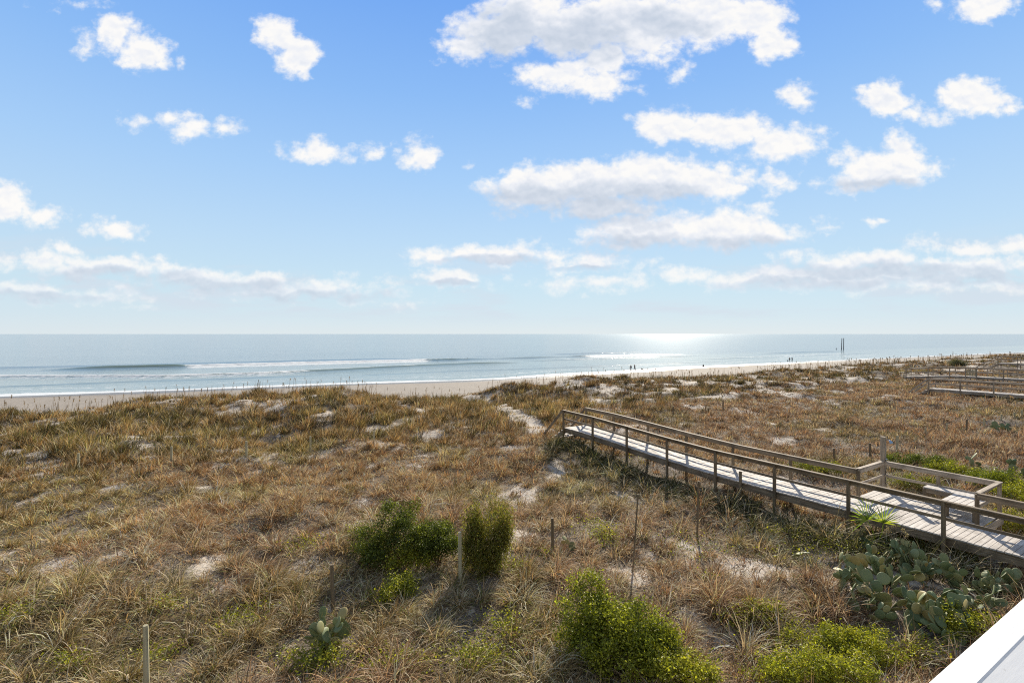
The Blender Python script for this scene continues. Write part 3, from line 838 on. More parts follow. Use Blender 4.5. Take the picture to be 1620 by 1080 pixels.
# ------------------------------------------------------------------ prickly pears
def pad_mesh(k):
    bm = bmesh.new()
    rows, cols = 9, 18
    w, h, th = [(.105, .26, .017), (.125, .24, .018), (.085, .25, .015), (.095, .20, .015)][k]
    rings = []
    for i in range(1, rows):
        t = i / rows
        z = h * (1 - math.cos(math.pi * t)) / 2
        e = math.sin(math.pi * t) ** .85
        wid = w * e * (.78 + .34 * t)
        bend = .03 * math.sin(t * 2.4 + k)
        rings.append([bm.verts.new((wid * math.cos(2 * math.pi * c / cols), th * e * math.sin(2 * math.pi * c / cols) + bend, z)) for c in range(cols)])
    b0 = bm.verts.new((0, .03 * math.sin(k), 0)); b1 = bm.verts.new((0, .03 * math.sin(2.4 + k), h))
    for a, b in zip(rings, rings[1:]):
        for c in range(cols): bm.faces.new((a[c], a[(c + 1) % cols], b[(c + 1) % cols], b[c]))
    for c in range(cols):
        bm.faces.new((b0, rings[0][(c + 1) % cols], rings[0][c])); bm.faces.new((b1, rings[-1][c], rings[-1][(c + 1) % cols]))
    me = bpy.data.meshes.new('pad'); bm.normal_update(); bm.to_mesh(me); bm.free()
    me.polygons.foreach_set('use_smooth', [True] * len(me.polygons)); me.materials.append(M_cactus)
    return me, w, h
PADS = [pad_mesh(k) for k in range(4)]

def prickly_pear(label, px, py, nbase, spread, scale=1.0, maxpads=26, group=None):
    p = at(px, py)
    root = empty('prickly_pear', p, 0, label, 'cactus', group)
    made = [0]
    def grow(pos, rot, sc, level):
        if made[0] >= maxpads or level > 2: return
        made[0] += 1
        me, w, h = random.choice(PADS)
        o = bpy.data.objects.new('pad', me); COL.objects.link(o); o.parent = root
        Mx = Matrix.Translation(pos) @ rot.to_matrix().to_4x4() @ Matrix.Scale(sc, 4)
        o.matrix_local = Mx
        if level < 3:
            for _ in range(random.choice([1, 1, 2, 2, 3]) if level < 2 else random.choice([0, 1, 1, 2])):
                a = random.uniform(-1.1, 1.1)
                rim = Vector((w * .9 * math.sin(a), 0, h * (.62 + .36 * math.cos(a) ** 2)))
                tip = Mx @ rim
                r2 = (rot.to_matrix() @ Euler((random.uniform(-.6, .6), a * .8, random.uniform(-.9, .9))).to_matrix()).to_euler()
                zax = r2.to_matrix() @ Vector((0, 0, 1))
                if tip.z < .05 and zax.z < .1: continue
                grow(tip, r2, sc * random.uniform(.66, 1.0), level + 1)
    for i in range(nbase):
        x = random.uniform(-1, 1) * spread; y = random.uniform(-1, 1) * spread * .8
        z = gz(p.x + x, p.y + y) - p.z - .03
        grow(Vector((x, y, z)), Euler((random.uniform(-.95, .95), random.uniform(-.95, .95), random.uniform(0, 6.28))), scale * random.uniform(.85, 1.25), 0)
    return root

GC = 'prickly pears in front of the boardwalk'
for (lab, px, py, nb, sp, sc, mx) in (
    ('prickly pear with upright pads at the back left of the cactus patch, under the palm', 1372, 918, 6, .45, 1.0, 26),
    ('low dark prickly pear in the middle of the cactus patch', 1432, 935, 6, .4, 1.0, 24),
    ('tall padded prickly pear at the back of the cactus patch by the near post', 1478, 925, 6, .4, 1.0, 24),
    ('prickly pear with browned pads at the back right of the cactus patch', 1545, 938, 6, .4, 1.0, 24),
    ('spreading prickly pear at the front left of the cactus patch', 1392, 972, 7, .42, 1.0, 28),
    ('large leaning prickly pear in the front middle of the cactus patch', 1452, 985, 7, .42, 1.05, 28),
    ('prickly pear sprawling at the front right of the cactus patch, next to the white railing', 1510, 985, 6, .35, 1.0, 22),
    ('prickly pear at the far right tip of the cactus patch, half under the boardwalk', 1588, 948, 5, .4, 1.0, 20),
    ('prickly pear at the left tip of the cactus patch beside tan grass', 1345, 940, 5, .35, 1.0, 18),
    ('shadowed prickly pear behind the patch, just right of the palm', 1425, 900, 5, .35, 1.0, 18),
    ('yellowed prickly pear on the right side of the patch above the railing', 1562, 968, 5, .35, 1.0, 18),
    ('pale shiny prickly pear at the front of the cactus patch, lowest in view', 1500, 1012, 5, .25, 1.0, 16),
):
    prickly_pear(lab, px, py, nb * 2, sp * 1.15, sc * 1.25, int(mx * 1.5), GC)
prickly_pear('two lone prickly pear pads in dry grass left of the cactus patch', 1258, 886, 2, .06, 1.0, 3)
prickly_pear('solitary leafy prickly pear at the bottom left of the bushes', 512, 1030, 12, .32, 1.45, 30)
prickly_pear('tiny prickly pear beside a thin stake in the hollow', 903, 870, 2, .12, .95, 4)
prickly_pear('dark prickly pear clump near the right edge behind the boardwalk', 1592, 752, 9, .9, 1.35, 44)
prickly_pear('distant green prickly pear among stakes in the right field', 1587, 684, 6, .7, 1.5, 20)
prickly_pear('half hidden prickly pear behind the rail left of the alcove', 1296, 740, 3, .3, 1.0, 8)

# ------------------------------------------------------------------ palm and dead weed
def frond_part(root, base, hub, facing, fan, nseg, length, cols, droop=.3):
    """a fan leaf: petiole from base to hub, segments spread in the plane across facing"""
    base = Vector(base); hub = Vector(hub)
    up = (hub - base).normalized()
    f = Vector(facing); f = (f - up * f.dot(up)).normalized(); side = up.cross(f)
    parts = []
    for i in range(nseg):
        a = fan * (i / (nseg - 1) - .5) + random.uniform(-.03, .03)
        d = up * math.cos(a) + side * math.sin(a)
        L = length * (1 - .25 * abs(i / (nseg - 1) - .5) * 2) * random.uniform(.9, 1.08)
        w = .042
        wv = d.cross(f).normalized()
        pts = []
        for t in (0, .35, .7, 1.0):
            dr = Vector((0, 0, -1)) * droop * L * t ** 3 - f * .04 * t
            c = hub + d * L * t + dr
            ww = w * (.35 + .65 * math.sin(min(1, t * 1.6) * math.pi / 2)) * (1 - t ** 2 * .95)
            pts.append((c - wv * ww * .5 + f * .006, c, c + wv * ww * .5 + f * .006))
        V = np.array([v for tr in pts for v in tr]); T = []
        for r in range(3):
            for c in range(2):
                a0 = r * 3 + c
                T += [(a0, a0 + 1, a0 + 4), (a0, a0 + 4, a0 + 3)]
        col = np.array(random.choice(cols)) * random.uniform(.8, 1.2)
        parts.append((V, np.array(T), np.tile(col, (len(V), 1))))
    bmv = []
    m = base.lerp(hub, .55) + f * .05
    bm = bmesh.new(); tube(bm, [base, m, hub], [.014, .011, .008], 6)
    V = np.array([v.co for v in bm.verts]); bm.verts.index_update()
    T = []
    for fc in bm.faces:
        ix = [v.index for v in fc.verts]
        for k in range(1, len(ix) - 1): T.append((ix[0], ix[k], ix[k + 1]))
    bm.free()
    parts.append((V, np.array(T), np.tile(np.array(cols[0]) * .9, (len(V), 1))))
    V, T, C = join(parts)
    return mesh_np('frond', V, T, M_frond, root, {'Col': ('FLOAT_COLOR', C)})

def palm():
    p = at(1386, 872)
    root = empty('palm', p, 0, 'small fan palm with two bright green fronds in front of the boardwalk', 'palm')
    bm = bmesh.new(); tube(bm, [(0, 0, -.1), (.02, 0, .12), (0, .02, .3)], [.10, .09, .06], 9)
    bm_obj('trunk', bm, M_bark, root, True)
    G = [(.36, .42, .04), (.20, .29, .03), (.42, .45, .05), (.12, .18, .03)]
    D = [(.06, .11, .04), (.08, .14, .05), (.10, .15, .05)]
    B = [(.30, .25, .16), (.24, .19, .12), (.36, .31, .22)]
    frond_part(root, (0, 0, .25), (-.30, -.05, .95), (.1, -1, .25), 3.4, 17, .74, G, .08)
    frond_part(root, (.05, 0, .25), (.18, -.05, .86), (.0, -1, .35), 3.0, 14, .64, G, .08)
    frond_part(root, (0, 0, .2), (.22, -.28, .42), (.3, -.6, .8), 3.4, 16, .5, D, .5)
    frond_part(root, (0, 0, .2), (-.32, -.25, .38), (-.3, -.6, .8), 3.4, 16, .5, D, .5)
    frond_part(root, (0, 0, .15), (-.42, .05, .45), (-.5, -.4, .8), 3.0, 14, .5, B, .6)
    frond_part(root, (0, 0, .15), (.05, -.42, .25), (0, -.7, .7), 3.0, 14, .5, D, .6)
    frond_part(root, (0, 0, .15), (.45, -.2, .35), (.5, -.3, .8), 2.8, 12, .45, B, .6)
palm()

def dead_weed(label, px, py, H, n, seed):
    random.seed(seed)
    p = at(px, py)
    root = empty('dead_weed', p, 0, label, 'weed', 'dry weeds beside the palm')
    bm = bmesh.new(); heads = []
    for i in range(n):
        a = random.uniform(0, 6.28); sp = random.uniform(.1, .38)
        tip = Vector((math.cos(a) * sp, math.sin(a) * sp, H * random.uniform(.7, 1.1)))
        mid = Vector((tip.x * .25, tip.y * .25, tip.z * .55))
        tube(bm, [(0, 0, -.05), mid, tip], [.008, .006, .004], 5); heads.append(tip)
    bm_obj('stalk', bm, simple('dry_stalk', (.30, .20, .13), .8, .2, .2, 20), root, True)
    for t in heads:
        N = 45
        P = np.array(t) + np.clip(rng.normal(size=(N, 3)), -1.5, 1.5) * np.array([.024, .024, .035])
        V, T, C = leaf_quads(P, rng.normal(size=(N, 3)), rng.uniform(.02, .05, N), .6, np.array([.46, .37, .25]) * rng.uniform(.6, 1.2, N)[:, None])
        mesh_np('seed_head', V, T, M_leaf, root, {'Col': ('FLOAT_COLOR', C)})
dead_weed('dried brown weed with pale seed heads right of the palm', 1418, 885, .85, 9, 3)
dead_weed('shorter dried weed with tan heads left of the near boardwalk post', 1470, 872, .6, 7, 4)

# ------------------------------------------------------------------ boardwalks
random.seed(21)
def walkway(label, O, zf, L0, L1, near_posts, far_posts, W=1.55, H=.95, far_gap=None, stair=True, group=None, M_rail=M_rail, M_post=M_post, bh=.13):
    """local x runs inland (x = -a), local y across to the far side; O is the near corner post on deck level"""
    rz = math.atan2(-WU.y, -WU.x)
    root = empty('boardwalk', (O[0], O[1], 0), rz, label, 'boardwalk', group)
    def wxy(x, y):
        return (O[0] - WU.x * x + WP.x * y, O[1] - WU.y * x + WP.y * y)
    g = lambda x, y: gz(*wxy(x, y))
    zd = lambda x: zf(-x)
    # deck boards
    bm = bmesh.new(); bm.verts.layers.float.new('tone')
    x = -L1
    while x < L0:
        w = .138
        z = zd(x + w / 2) + random.uniform(-.006, .006)
        y1 = W + random.uniform(-.012, .012) + (0 if far_gap is None or not (far_gap[0] < -(x + w / 2) < far_gap[1]) else far_gap[2] - W)
        beam(bm, (x + w / 2, random.uniform(-.012, .012), z - .019), (x + w / 2, y1, z - .019), w, .038, tone=random.random(), bevel=.005)
        x += w + random.uniform(.007, .012)
    bm_obj('deck', bm, M_deck, root)
    # side boards under the deck
    def follow(name, y, off, w, h, mat, xa, xb):
        bm = bmesh.new(); bm.verts.layers.float.new('tone')
        xs = np.arange(xa, xb, 2.4).tolist() + [xb]
        for a, b in zip(xs, xs[1:]):
            if b - a < .02: continue
            beam(bm, (a + .001, y, zd(a) + off), (b - .001, y, zd(b) + off), w, h, tone=random.random())
        return bm_obj(name, bm, mat, root)
    follow('stringer', .045, -.16, .04, .235, M_rail, -L1, L0)
    follow('stringer', W - .045, -.16, .04, .235, M_rail, -L1, L0)
    def post(x, y, top=H, wid=.092):
        z0 = min(g(x, y), zd(x)) - .4
        beam_obj('post', (x, y, z0), (x, y, zd(x) + top), wid, wid, M_post, root)
    for a in near_posts: post(-a, -.05)
    for a in far_posts: post(-a, W + .05)
    # rails
    follow('top_rail', -.05, H + .02, .135, .038, M_rail, -L1 - .05, L0)
    follow('top_rail_board', -.0, H - .002 - bh / 2, .04, bh, M_rail, -L1 - .04, L0)
    follow('mid_rail', -.0, H * .5, .036, .088, M_rail, -L1 - .04, L0)
    segs = [(-L1 - .05, L0)] if far_gap is None else [(-L1 - .05, -far_gap[1] + .06), (-far_gap[0] - .06, L0)]
    for a, b in segs:
        follow('top_rail', W + .05, H + .02, .135, .038, M_rail, a, b)
        follow('top_rail_board', W + .0, H - .002 - bh / 2, .04, bh, M_rail, a + .01, b)
        follow('mid_rail', W + .0, H * .5, .036, .088, M_rail, a + .01, b)
    if stair:
        z1 = zd(-L1); xe = -L1
        drop = z1 - g(xe - 1.4, W / 2)
        ns = max(2, int(round(drop / .19)))
        st = empty('stair', (0, 0, 0)); st.parent = root
        for i in range(ns):
            zt = z1 - (i + 1) * drop / (ns + .5)
            bm = bmesh.new(); bm.verts.layers.float.new('tone')
            x0 = xe - .02 - i * .29
            beam(bm, (x0 - .075, 0.02, zt - .019), (x0 - .075, W - .02, zt - .019), .138, .038, tone=random.random())
            beam(bm, (x0 - .222, 0.02, zt - .019), (x0 - .222, W - .02, zt - .019), .138, .038, tone=random.random())
            bm_obj('tread', bm, M_deck, st)
        end = xe - .29 * ns - .75
        for y in (-.05, W + .05):
            ze = max(g(end, y) + .12, z1 - drop - .1)
            beam_obj('handrail', (xe - .06, y, z1 + H - .01), (end, y, ze), .045, .135, M_rail, root)
            if y > 0:
                beam_obj('handrail', (xe - .06, y, z1 + H * .5), (end + .35, y, ze - .35), .04, .088, M_rail, root)
        for y in (.03, W - .03):
            beam_obj('stair_stringer', (xe, y, z1 - .2), (xe - .29 * ns, y, z1 - drop - .12), .04, .24, M_rail, root)
    return root, zd, g

zmain = lambda a: 5.0 + .4 * float(sstep(6.0, 16.75, np.float64(a)))
main, zd, g = walkway('grey timber boardwalk with railings, shower post and bench alcove, nearest', (WO.x, WO.y), zmain, 7.4, 16.75,
                      [k * 2.393 for k in range(-3, 8)], [2.8, 5.1, 7.5, 9.85, 12.15, 14.5, 16.75, -.28, -2.6, -5.0], far_gap=(-.35, 2.9, 3.6))
# short prop under the near side
beam_obj('post', (-6.1, -.05, g(-6.1, -.05) - .3), (-6.1, -.05, zd(-6.1) + .4), .085, .085, M_post, main)

def alcove():
    x0, x1, yb, H, W = -2.85, .28, 3.62, .95, 1.55          # local: x0 sea side, x1 land side
    z = 5.0
    R = lambda nm, p, q, w, h, m: beam_obj(nm, p, q, w, h, m, main)
    # sea side rail
    R('top_rail', (x0, W + .12, z + H + .02), (x0, yb - .01, z + H + .02), .135, .038, M_railp)
    R('top_rail_board', (x0 + .05, W + .1, z + H - .062), (x0 + .05, yb - .06, z + H - .062), .036, .12, M_railp)
    R('mid_rail', (x0 + .05, W + .1, z + H * .5), (x0 + .05, yb - .06, z + H * .5), .036, .088, M_railp)
    # outer rail
    R('top_rail', (x0 + .07, yb + .03, z + H + .02), (x1 + .07, yb + .03, z + H + .02), .135, .038, M_rail_pale)
    R('top_rail_board', (x0 + .06, yb - .02, z + H - .062), (x1 - .03, yb - .02, z + H - .062), .036, .12, M_rail_pale)
    R('mid_rail', (x0 + .06, yb - .02, z + H * .5), (x1 - .03, yb - .02, z + H * .5), .036, .088, M_rail_pale)
    # land side rail
    R('top_rail', (x1, yb - .04, z + H + .02), (x1, W + .12, z + H + .02), .135, .038, M_railp)
    R('top_rail_board', (x1 - .05, yb - .06, z + H - .062), (x1 - .05, W + .1, z + H - .062), .036, .12, M_railp)
    R('mid_rail', (x1 - .05, yb - .06, z + H * .55), (x1 - .05, W + .1, z + H * .55), .036, .088, M_railp)
    for (px, py) in ((x1, yb + .04), (-1.25, yb + .05)):
        R('post', (px, py, g(px, py) - .4), (px, py, z + H), .092, .092, M_post_pale)
    R('stringer', (x0 - .0, yb - .03, z - .16), (x1 + .05, yb - .03, z - .16), .04, .235, M_rail_pale)
    R('stringer', (x0 - .03, W, z - .16), (x0 - .03, yb, z - .16), .04, .235, M_railp)
    R('stringer', (x1 + .09, W, z - .16), (x1 + .09, yb, z - .16), .04, .235, M_railp)
    # bench in an L along the outer and land side rails
    bench = empty('bench', (0, 0, 0)); bench.parent = main
    bm = bmesh.new(); bm.verts.layers.float.new('tone')
    zs = z + .45
    for k in range(3):
        y = yb - .11 - k * .148
        beam(bm, (-1.5, y, zs), (x1 - .08, y, zs), .14, .038, tone=random.uniform(.6, 1))
    for k in range(6):
        xx = x1 - .14 - k * .148
        if xx < -.62: break
        beam(bm, (xx, 1.95, zs), (xx, yb - .48, zs), .14, .038, tone=random.uniform(.6, 1))
    bm_obj('seat', bm, M_deck, bench)
    beam_obj('seat_frame', (-1.5, yb - .5, zs - .085), (-.62, yb - .5, zs - .085), .036, .13, M_rail, bench)
    beam_obj('seat_frame', (-.66, 1.98, zs - .085), (-.66, yb - .52, zs - .085), .036, .13, M_railp, bench)
    for (px, py) in ((-1.45, yb - .46), (-1.45, yb - .12), (-.55, 2.03), (x1 - .16, 2.03), (-.2, yb - .46)):
        beam_obj('leg', (px, py, z), (px, py, zs - .03), .09, .14, M_post, bench)
    # shower post with pipe, valve and head
    sp = empty('shower_post', (x0 + .0, yb + .04, 0)); sp.parent = main
    gg = g(x0, yb) - .4
    beam_obj('upright', (0, 0, gg), (0, 0, z + 1.86), .14, .14, M_post_pale, sp)
    met = simple('dull_metal', (.45, .46, .47), .35, .5, .1, 10, Metallic=.9)
    bm = bmesh.new(); tube(bm, [(.085, -.02, z + .15), (.085, -.02, z + 1.72), (.12, -.02, z + 1.78), (.2, -.02, z + 1.76)], [.013] * 4, 8)
    bm_obj('pipe', bm, met, sp, True)
    bm = bmesh.new(); tube(bm, [(.12, -.02, z + 1.06), (.06, -.02, z + 1.06)], [.03, .03], 10); tube(bm, [(.125, -.07, z + 1.06), (.125, .03, z + 1.06)], [.009, .009], 6)
    bm_obj('valve', bm, met, sp, True)
    bm = bmesh.new(); tube(bm, [(.19, -.02, z + 1.77), (.23, -.02, z + 1.73), (.27, -.02, z + 1.66)], [.02, .04, .06], 12)
    bm_obj('shower_head', bm, simple('pale_blue_plastic', (.30, .48, .72), .4, .4, .05), sp, True)
alcove()

GB = 'boardwalks of the neighbouring houses'
walkway('second timber boardwalk, low on the dune at the right edge', (41.2, 50.0), lambda a: 5.2, 16, 0.,
        [0, -2.44, -4.8, -7.2, -9.6, -12, -14.4], [-.05, -2.5, -4.9, -7.3, -9.7, -12.1], group=GB, M_rail=M_rail_pale, M_post=M_post_pale, bh=.08)
w3, zd3, g3 = walkway('third timber boardwalk with gate and long descending rail, right edge', (56.8, 61.8), lambda a: 5.35 - .55 * float(sstep(1.2, 9., np.float64(a))), 18, 7.5,
        [7.2, 4.8, 2.6, 1.05, 0, -2.4, -4.8, -7.2, -9.6], [7.2, 4.8, 2.5, 1.0, -.6, -1.1, -1.7, -2.4, -4.8, -7.2], H=1.05, stair=False, group=GB, M_rail=M_rail_pale, M_post=M_post_pale, bh=.08)
gate = empty('gate', (0, 0, 0)); gate.parent = w3
for k in range(7):
    xx = -1.0 + k * .145
    beam_obj('picket', (xx, .06, 5.4), (xx, .06, 6.25), .1, .02, M_stake, gate, tone=1.0)
for zz in (5.62, 6.05):
    beam_obj('gate_rail', (-1.02, .09, zz), (.0, .09, zz), .03, .07, M_rail, gate)
for k in range(4):
    beam_obj('side_rail', (2.5, 1.58, 5.55 + k * .2), (17, 1.58, 5.55 + k * .2), .03, .08, M_rail, w3)
walkway('farthest timber boardwalk, highest of the three at the right edge', (81.7, 85.0), lambda a: 5.74, 20, 0.,
        [0, -2.4, -4.8, -7.2, -9.6], [0, -2.4, -4.8, -7.2], H=1.1, group=GB, M_rail=M_rail_pale, M_post=M_post_pale, bh=.08)

# ------------------------------------------------------------------ stakes of the old dune fence
GS = 'old fence stakes in the dune grass'
stakes = [
    (124, 717, 744, 'pale stake at the foot of the left dune, leftmost of its row'),
    (271, 706, 732, 'grey stake at the foot of the left dune, second from the left in its row'),
    (390, 698, 723, 'stake below the bare sand face of the left dune, third in its row'),
    (491, 690, 715, 'stake beside the long sand strip in the middle left, fourth in its row'),
    (591, 682, 703, 'stake standing in the sand strip on the left dune, rightmost of its row'),
    (232, 988, 1095, 'nearest stake, cut by the bottom edge at the left'),
    (527, 892, 962, 'stout stake in tan grass left of the dark bushes'),
    (728, 842, 917, 'pale green stake standing between the dome bush and the feathery bush'),
    (875, 820, 880, 'dark stake right of the bushes beside a tiny cactus'),
    (1001, 782, 905, 'thin dark leaning stake in bare sand, tallest in the hollow'),
    (1103, 760, 850, 'dark brown stake in the hollow halfway to the boardwalk'),
    (1320, 709, 733, 'stubby dark stake behind the boardwalk rail, left of the shower post'),
    (1377, 701, 727, 'dark stake just left of the shower post'),
    (1419, 689, 712, 'leaning stake just right of the shower post'),
    (1464, 676, 691, 'faint grey stake in the right field, between the shower post and the far stakes'),
    (1498, 670, 686, 'grey stake in the right field, second right of the shower post'),
    (1529, 663, 683, 'tall stake in the right field beside a dark tuft'),
    (1557, 661, 677, 'pale stake in the right field left of the distant cactus'),
    (1584, 655, 665, 'short stake in the right field above the distant cactus'),
    (1605, 652, 661, 'small stake near the right edge below the second boardwalk'),
    (1617, 648, 659, 'stake at the very right edge below the second boardwalk'),
    (1065, 642, 656, 'small dark stake on the right dune behind the boardwalk'),
    (1144, 633, 646, 'tiny dark stake high on the right dune'),
]
for i, (px, y0, y1, lab) in enumerate(stakes):
    p = at(px, y1)
    h = (y1 - y0) * p.y / F
    thin = 'thin' in lab
    r = .022 if thin else (.032 if 'dark brown' in lab else (.048 if p.y < 20 else .055))
    bm = bmesh.new(); lay = bm.verts.layers.float.new('tone')
    lx, ly = random.uniform(-.03, .03), random.uniform(-.03, .03)
    if 'leaning' in lab: lx = .07
    nn = 9; levels = [(-.4, 1.02), (0, 1.0), (h * .5, .98), (h * .96, .95), (h, .86)]
    rings = []
    for z, k in levels:
        rings.append([bm.verts.new((lx * z + r * k * math.cos(6.283 * t / nn) * random.uniform(.95, 1.05), ly * z + r * k * math.sin(6.283 * t / nn), z)) for t in range(nn)])
    for a, b in zip(rings, rings[1:]):
        for t in range(nn): bm.faces.new((a[t], a[(t + 1) % nn], b[(t + 1) % nn], b[t]))
    bm.faces.new(rings[-1])
    tn = 1.0 if 'pale' in lab else (.05 if 'dark' in lab else .55)
    for v in bm.verts: v[lay] = tn
    o = bm_obj('fence_stake', bm, M_post if 'dark' in lab else M_stake, None, False)
    o.location = p
    tag(o, lab, 'stake', GS)

# ------------------------------------------------------------------ pilings in the sea
M_pile = simple('wet_dark_timber', (.07, .065, .06), .6, .3, .3, 3)
for (px, lean, lab) in ((1331.3, .035, 'left and more tilted of two tall dark timber pilings standing in the sea'), (1334.6, .012, 'right and straighter of two tall dark timber pilings standing in the sea')):
    p = at(px, 553.0, 0.0)
    bm = bmesh.new()
    tube(bm, [(-.05, 0, -2.5), (0, 0, 0), (lean * 4, 0, 4), (lean * 7.6, 0, 7.6), (lean * 7.8, 0, 7.8)], [.24, .23, .21, .19, .13], 12)
    o = bm_obj('piling', bm, M_pile, None, True); o.location = p
    tag(o, lab, 'piling', 'pilings in the sea')

# ------------------------------------------------------------------ people and dogs
def cloth(name, c): return simple(name, c, .85, .2, .15, 6)
M_skin = simple('skin', (.50, .32, .23), .55, .35, .06)
M_hair = simple('dark_hair', (.045, .03, .022), .6, .3, .3, 20)

def skin_obj(name, verts, edges, radii, mat, parent, root=0, sub=1):
    me = bpy.data.meshes.new(name)
    me.from_pydata([tuple(v) for v in verts], edges, []); me.materials.append(mat)
    o = bpy.data.objects.new(name, me); COL.objects.link(o)
    if parent is not None: o.parent = parent
    m = o.modifiers.new('Skin', 'SKIN'); m.use_smooth_shade = True
    me.skin_vertices.new() if not me.skin_vertices else None
    for i, r in enumerate(radii):
        sv = me.skin_vertices[0].data[i]
        sv.radius = (r, r) if not hasattr(r, '__len__') else r
        sv.use_root = (i == root)
    s = o.modifiers.new('Subdivision', 'SUBSURF'); s.levels = sub; s.render_levels = sub
    return o

def person(label, loc, rz, J, jacket, trousers, group=None, hair=True):
    """J: joint positions in metres, local: x forward, y left, z up"""
    root = empty('person', loc, rz, label, 'person', group)
    v = []; e = []; r = []
    def add(p, rr, to=None):
        v.append(Vector(p)); r.append(rr)
        if to is not None: e.append((to, len(v) - 1))
        return len(v) - 1
    pel = add(J['pelvis'], (.15, .11)); sp = add(J['spine'], (.13, .10), pel); ch = add(J['chest'], (.16, .11), sp)
    nk = add(J['neck'], .055, ch); hd = add(J['head'], (.085, .10), nk); tp = add(Vector(J['head']) + Vector((0, 0, .09)), .06, hd)
    fw = Vector(J.get('face', (1, 0, 0)))
    add(Vector(J['head']) + fw * .11 + Vector((0, 0, -.01)), .014, hd)
    for sd in (1, -1): add(Vector(J['head']) + Vector((0, .095 * sd, 0)), .018, hd)
    for sd, k in ((1, 'l'), (-1, 'r')):
        sh = add(J['sh_' + k], .06, ch); el = add(J['el_' + k], .042, sh); wr = add(J['wr_' + k], .028, el)
        d = (Vector(J['wr_' + k]) - Vector(J['el_' + k])).normalized()
        side = d.cross(Vector((0, 1, 0))).normalized() if abs(d.y) < .9 else Vector((1, 0, 0))
        pm = add(Vector(J['wr_' + k]) + d * .06, .030, wr)
        for q, (off, ln) in enumerate(((-.032, .07), (-.011, .085), (.011, .08), (.032, .06))):
            f1 = add(Vector(v[pm]) + d * .045 + side * off, .009, pm)
            add(v[f1] + d * ln * .6 + Vector((0, -.02 * sd, 0)), .007, f1)
        add(Vector(J['wr_' + k]) + d * .06 + side * -.055, .009, wr)
        hp = add(J['hip_' + k], .085, pel); kn = add(J['kn_' + k], .058, hp); an = add(J['an_' + k], .04, kn)
        toe = add(J['toe_' + k], .035, an)
    skin_obj('body', v, e, r, M_skin, root)
    # jacket and trousers follow the joints
    P = [J['pelvis'], J['spine'], J['chest'], J['sh_l'], J['el_l'], J['wr_l'], J['sh_r'], J['el_r'], J['wr_r']]
    skin_obj('jacket', P, [(0, 1), (1, 2), (2, 3), (3, 4), (4, 5), (2, 6), (6, 7), (7, 8)], [(.18, .14), (.165, .135), (.19, .14), .085, .062, .046, .085, .062, .046], jacket, root)
    P = [J['pelvis'], J['hip_l'], J['kn_l'], J['an_l'], J['hip_r'], J['kn_r'], J['an_r']]
    skin_obj('trousers', P, [(0, 1), (1, 2), (2, 3), (0, 4), (4, 5), (5, 6)], [(.17, .13), .105, .077, .06, .105, .077, .06], trousers, root)
    if hair:
        h = Vector(J['head'])
        skin_obj('hair', [h + Vector((-.03, 0, -.05)), h + Vector((-.03, 0, .05)), h + Vector((0, 0, .11))], [(0, 1), (1, 2)], [(.09, .09), (.105, .105), (.07, .07)], M_hair, root)
    return root

def walking(h=1.7, ph=1, lean=.03):
    k = h / 1.7; V = lambda x, y, z: (x * k, y * k, z * k)
    return dict(pelvis=V(0, 0, .93), spine=V(lean * .5, 0, 1.12), chest=V(lean, 0, 1.33), neck=V(lean + .01, 0, 1.48), head=V(lean + .03, 0, 1.59),
                sh_l=V(lean, .18, 1.40), el_l=V(lean - .12 * ph, .24, 1.13), wr_l=V(lean - .05 * ph, .25, .90),
                sh_r=V(lean, -.18, 1.40), el_r=V(lean + .08 * ph, -.24, 1.12), wr_r=V(lean + .24 * ph, -.24, .93),
                hip_l=V(0, .09, .88), kn_l=V(.17 * ph, .09, .50), an_l=V(.26 * ph, .09, .09), toe_l=V(.26 * ph + .14, .09, .035),
                hip_r=V(0, -.09, .88), kn_r=V(-.06 * ph, -.09, .48), an_r=V(-.26 * ph, -.09, .11), toe_r=V(-.26 * ph + .14, -.09, .035))

def sitting():
    return dict(pelvis=(0, 0, .12), spine=(-.06, 0, .30), chest=(-.10, 0, .50), neck=(-.09, 0, .65), head=(-.06, 0, .76),
                sh_l=(-.10, .18, .57), el_l=(-.26, .24, .32), wr_l=(-.36, .24, .08), sh_r=(-.10, -.18, .57), el_r=(-.26, -.24, .32), wr_r=(-.36, -.24, .08),
                hip_l=(.03, .09, .11), kn_l=(.42, .11, .24), an_l=(.80, .10, .07), toe_l=(.84, .10, .19),
                hip_r=(.03, -.09, .11), kn_r=(.42, -.11, .18), an_r=(.82, -.10, .07), toe_r=(.86, -.10, .19))

def seat_at(px, py):
    p = at(px, py); return p

dark = cloth('charcoal_cloth', (.035, .037, .045)); navy = cloth('navy_cloth', (.03, .045, .09)); grey = cloth('grey_cloth', (.12, .12, .125)); brown = cloth('brown_cloth', (.09, .06, .045))
GP = 'people walking on the beach'
along = A0                      # heading along the beach
person('person in dark jacket walking left on the beach just ahead of a taller companion', at(998.2, 586.2), along + math.pi, walking(1.66, 1), dark, navy, GP)
person('taller person in grey walking left on the beach, between a companion and a small dog', at(1004.2, 586), along + math.pi, walking(1.76, -1), grey, dark, GP)
person('person in dark clothes walking beside a dog, left one of the far pair', at(1249.2, 571.9), along + math.pi, walking(1.68, 1), dark, dark, GP)
person('person in navy jacket walking on the wet sand, right one of the far pair', at(1253.2, 571.6), along + math.pi, walking(1.72, -1), navy, dark, GP)
person('person in dark clothes sitting on the beach with legs stretched out', at(1113, 580.3), along + .1, sitting(), dark, brown)
J = walking(1.7, .3, 0)
p = at(740, 568.3, 0.0); p.z = -.95
person('swimmer in dark wetsuit up to the chest in the sea behind the breakers', p, along + 1.2, J, dark, dark)
p = at(1323, 552.6, 0.0); p.z = -.55
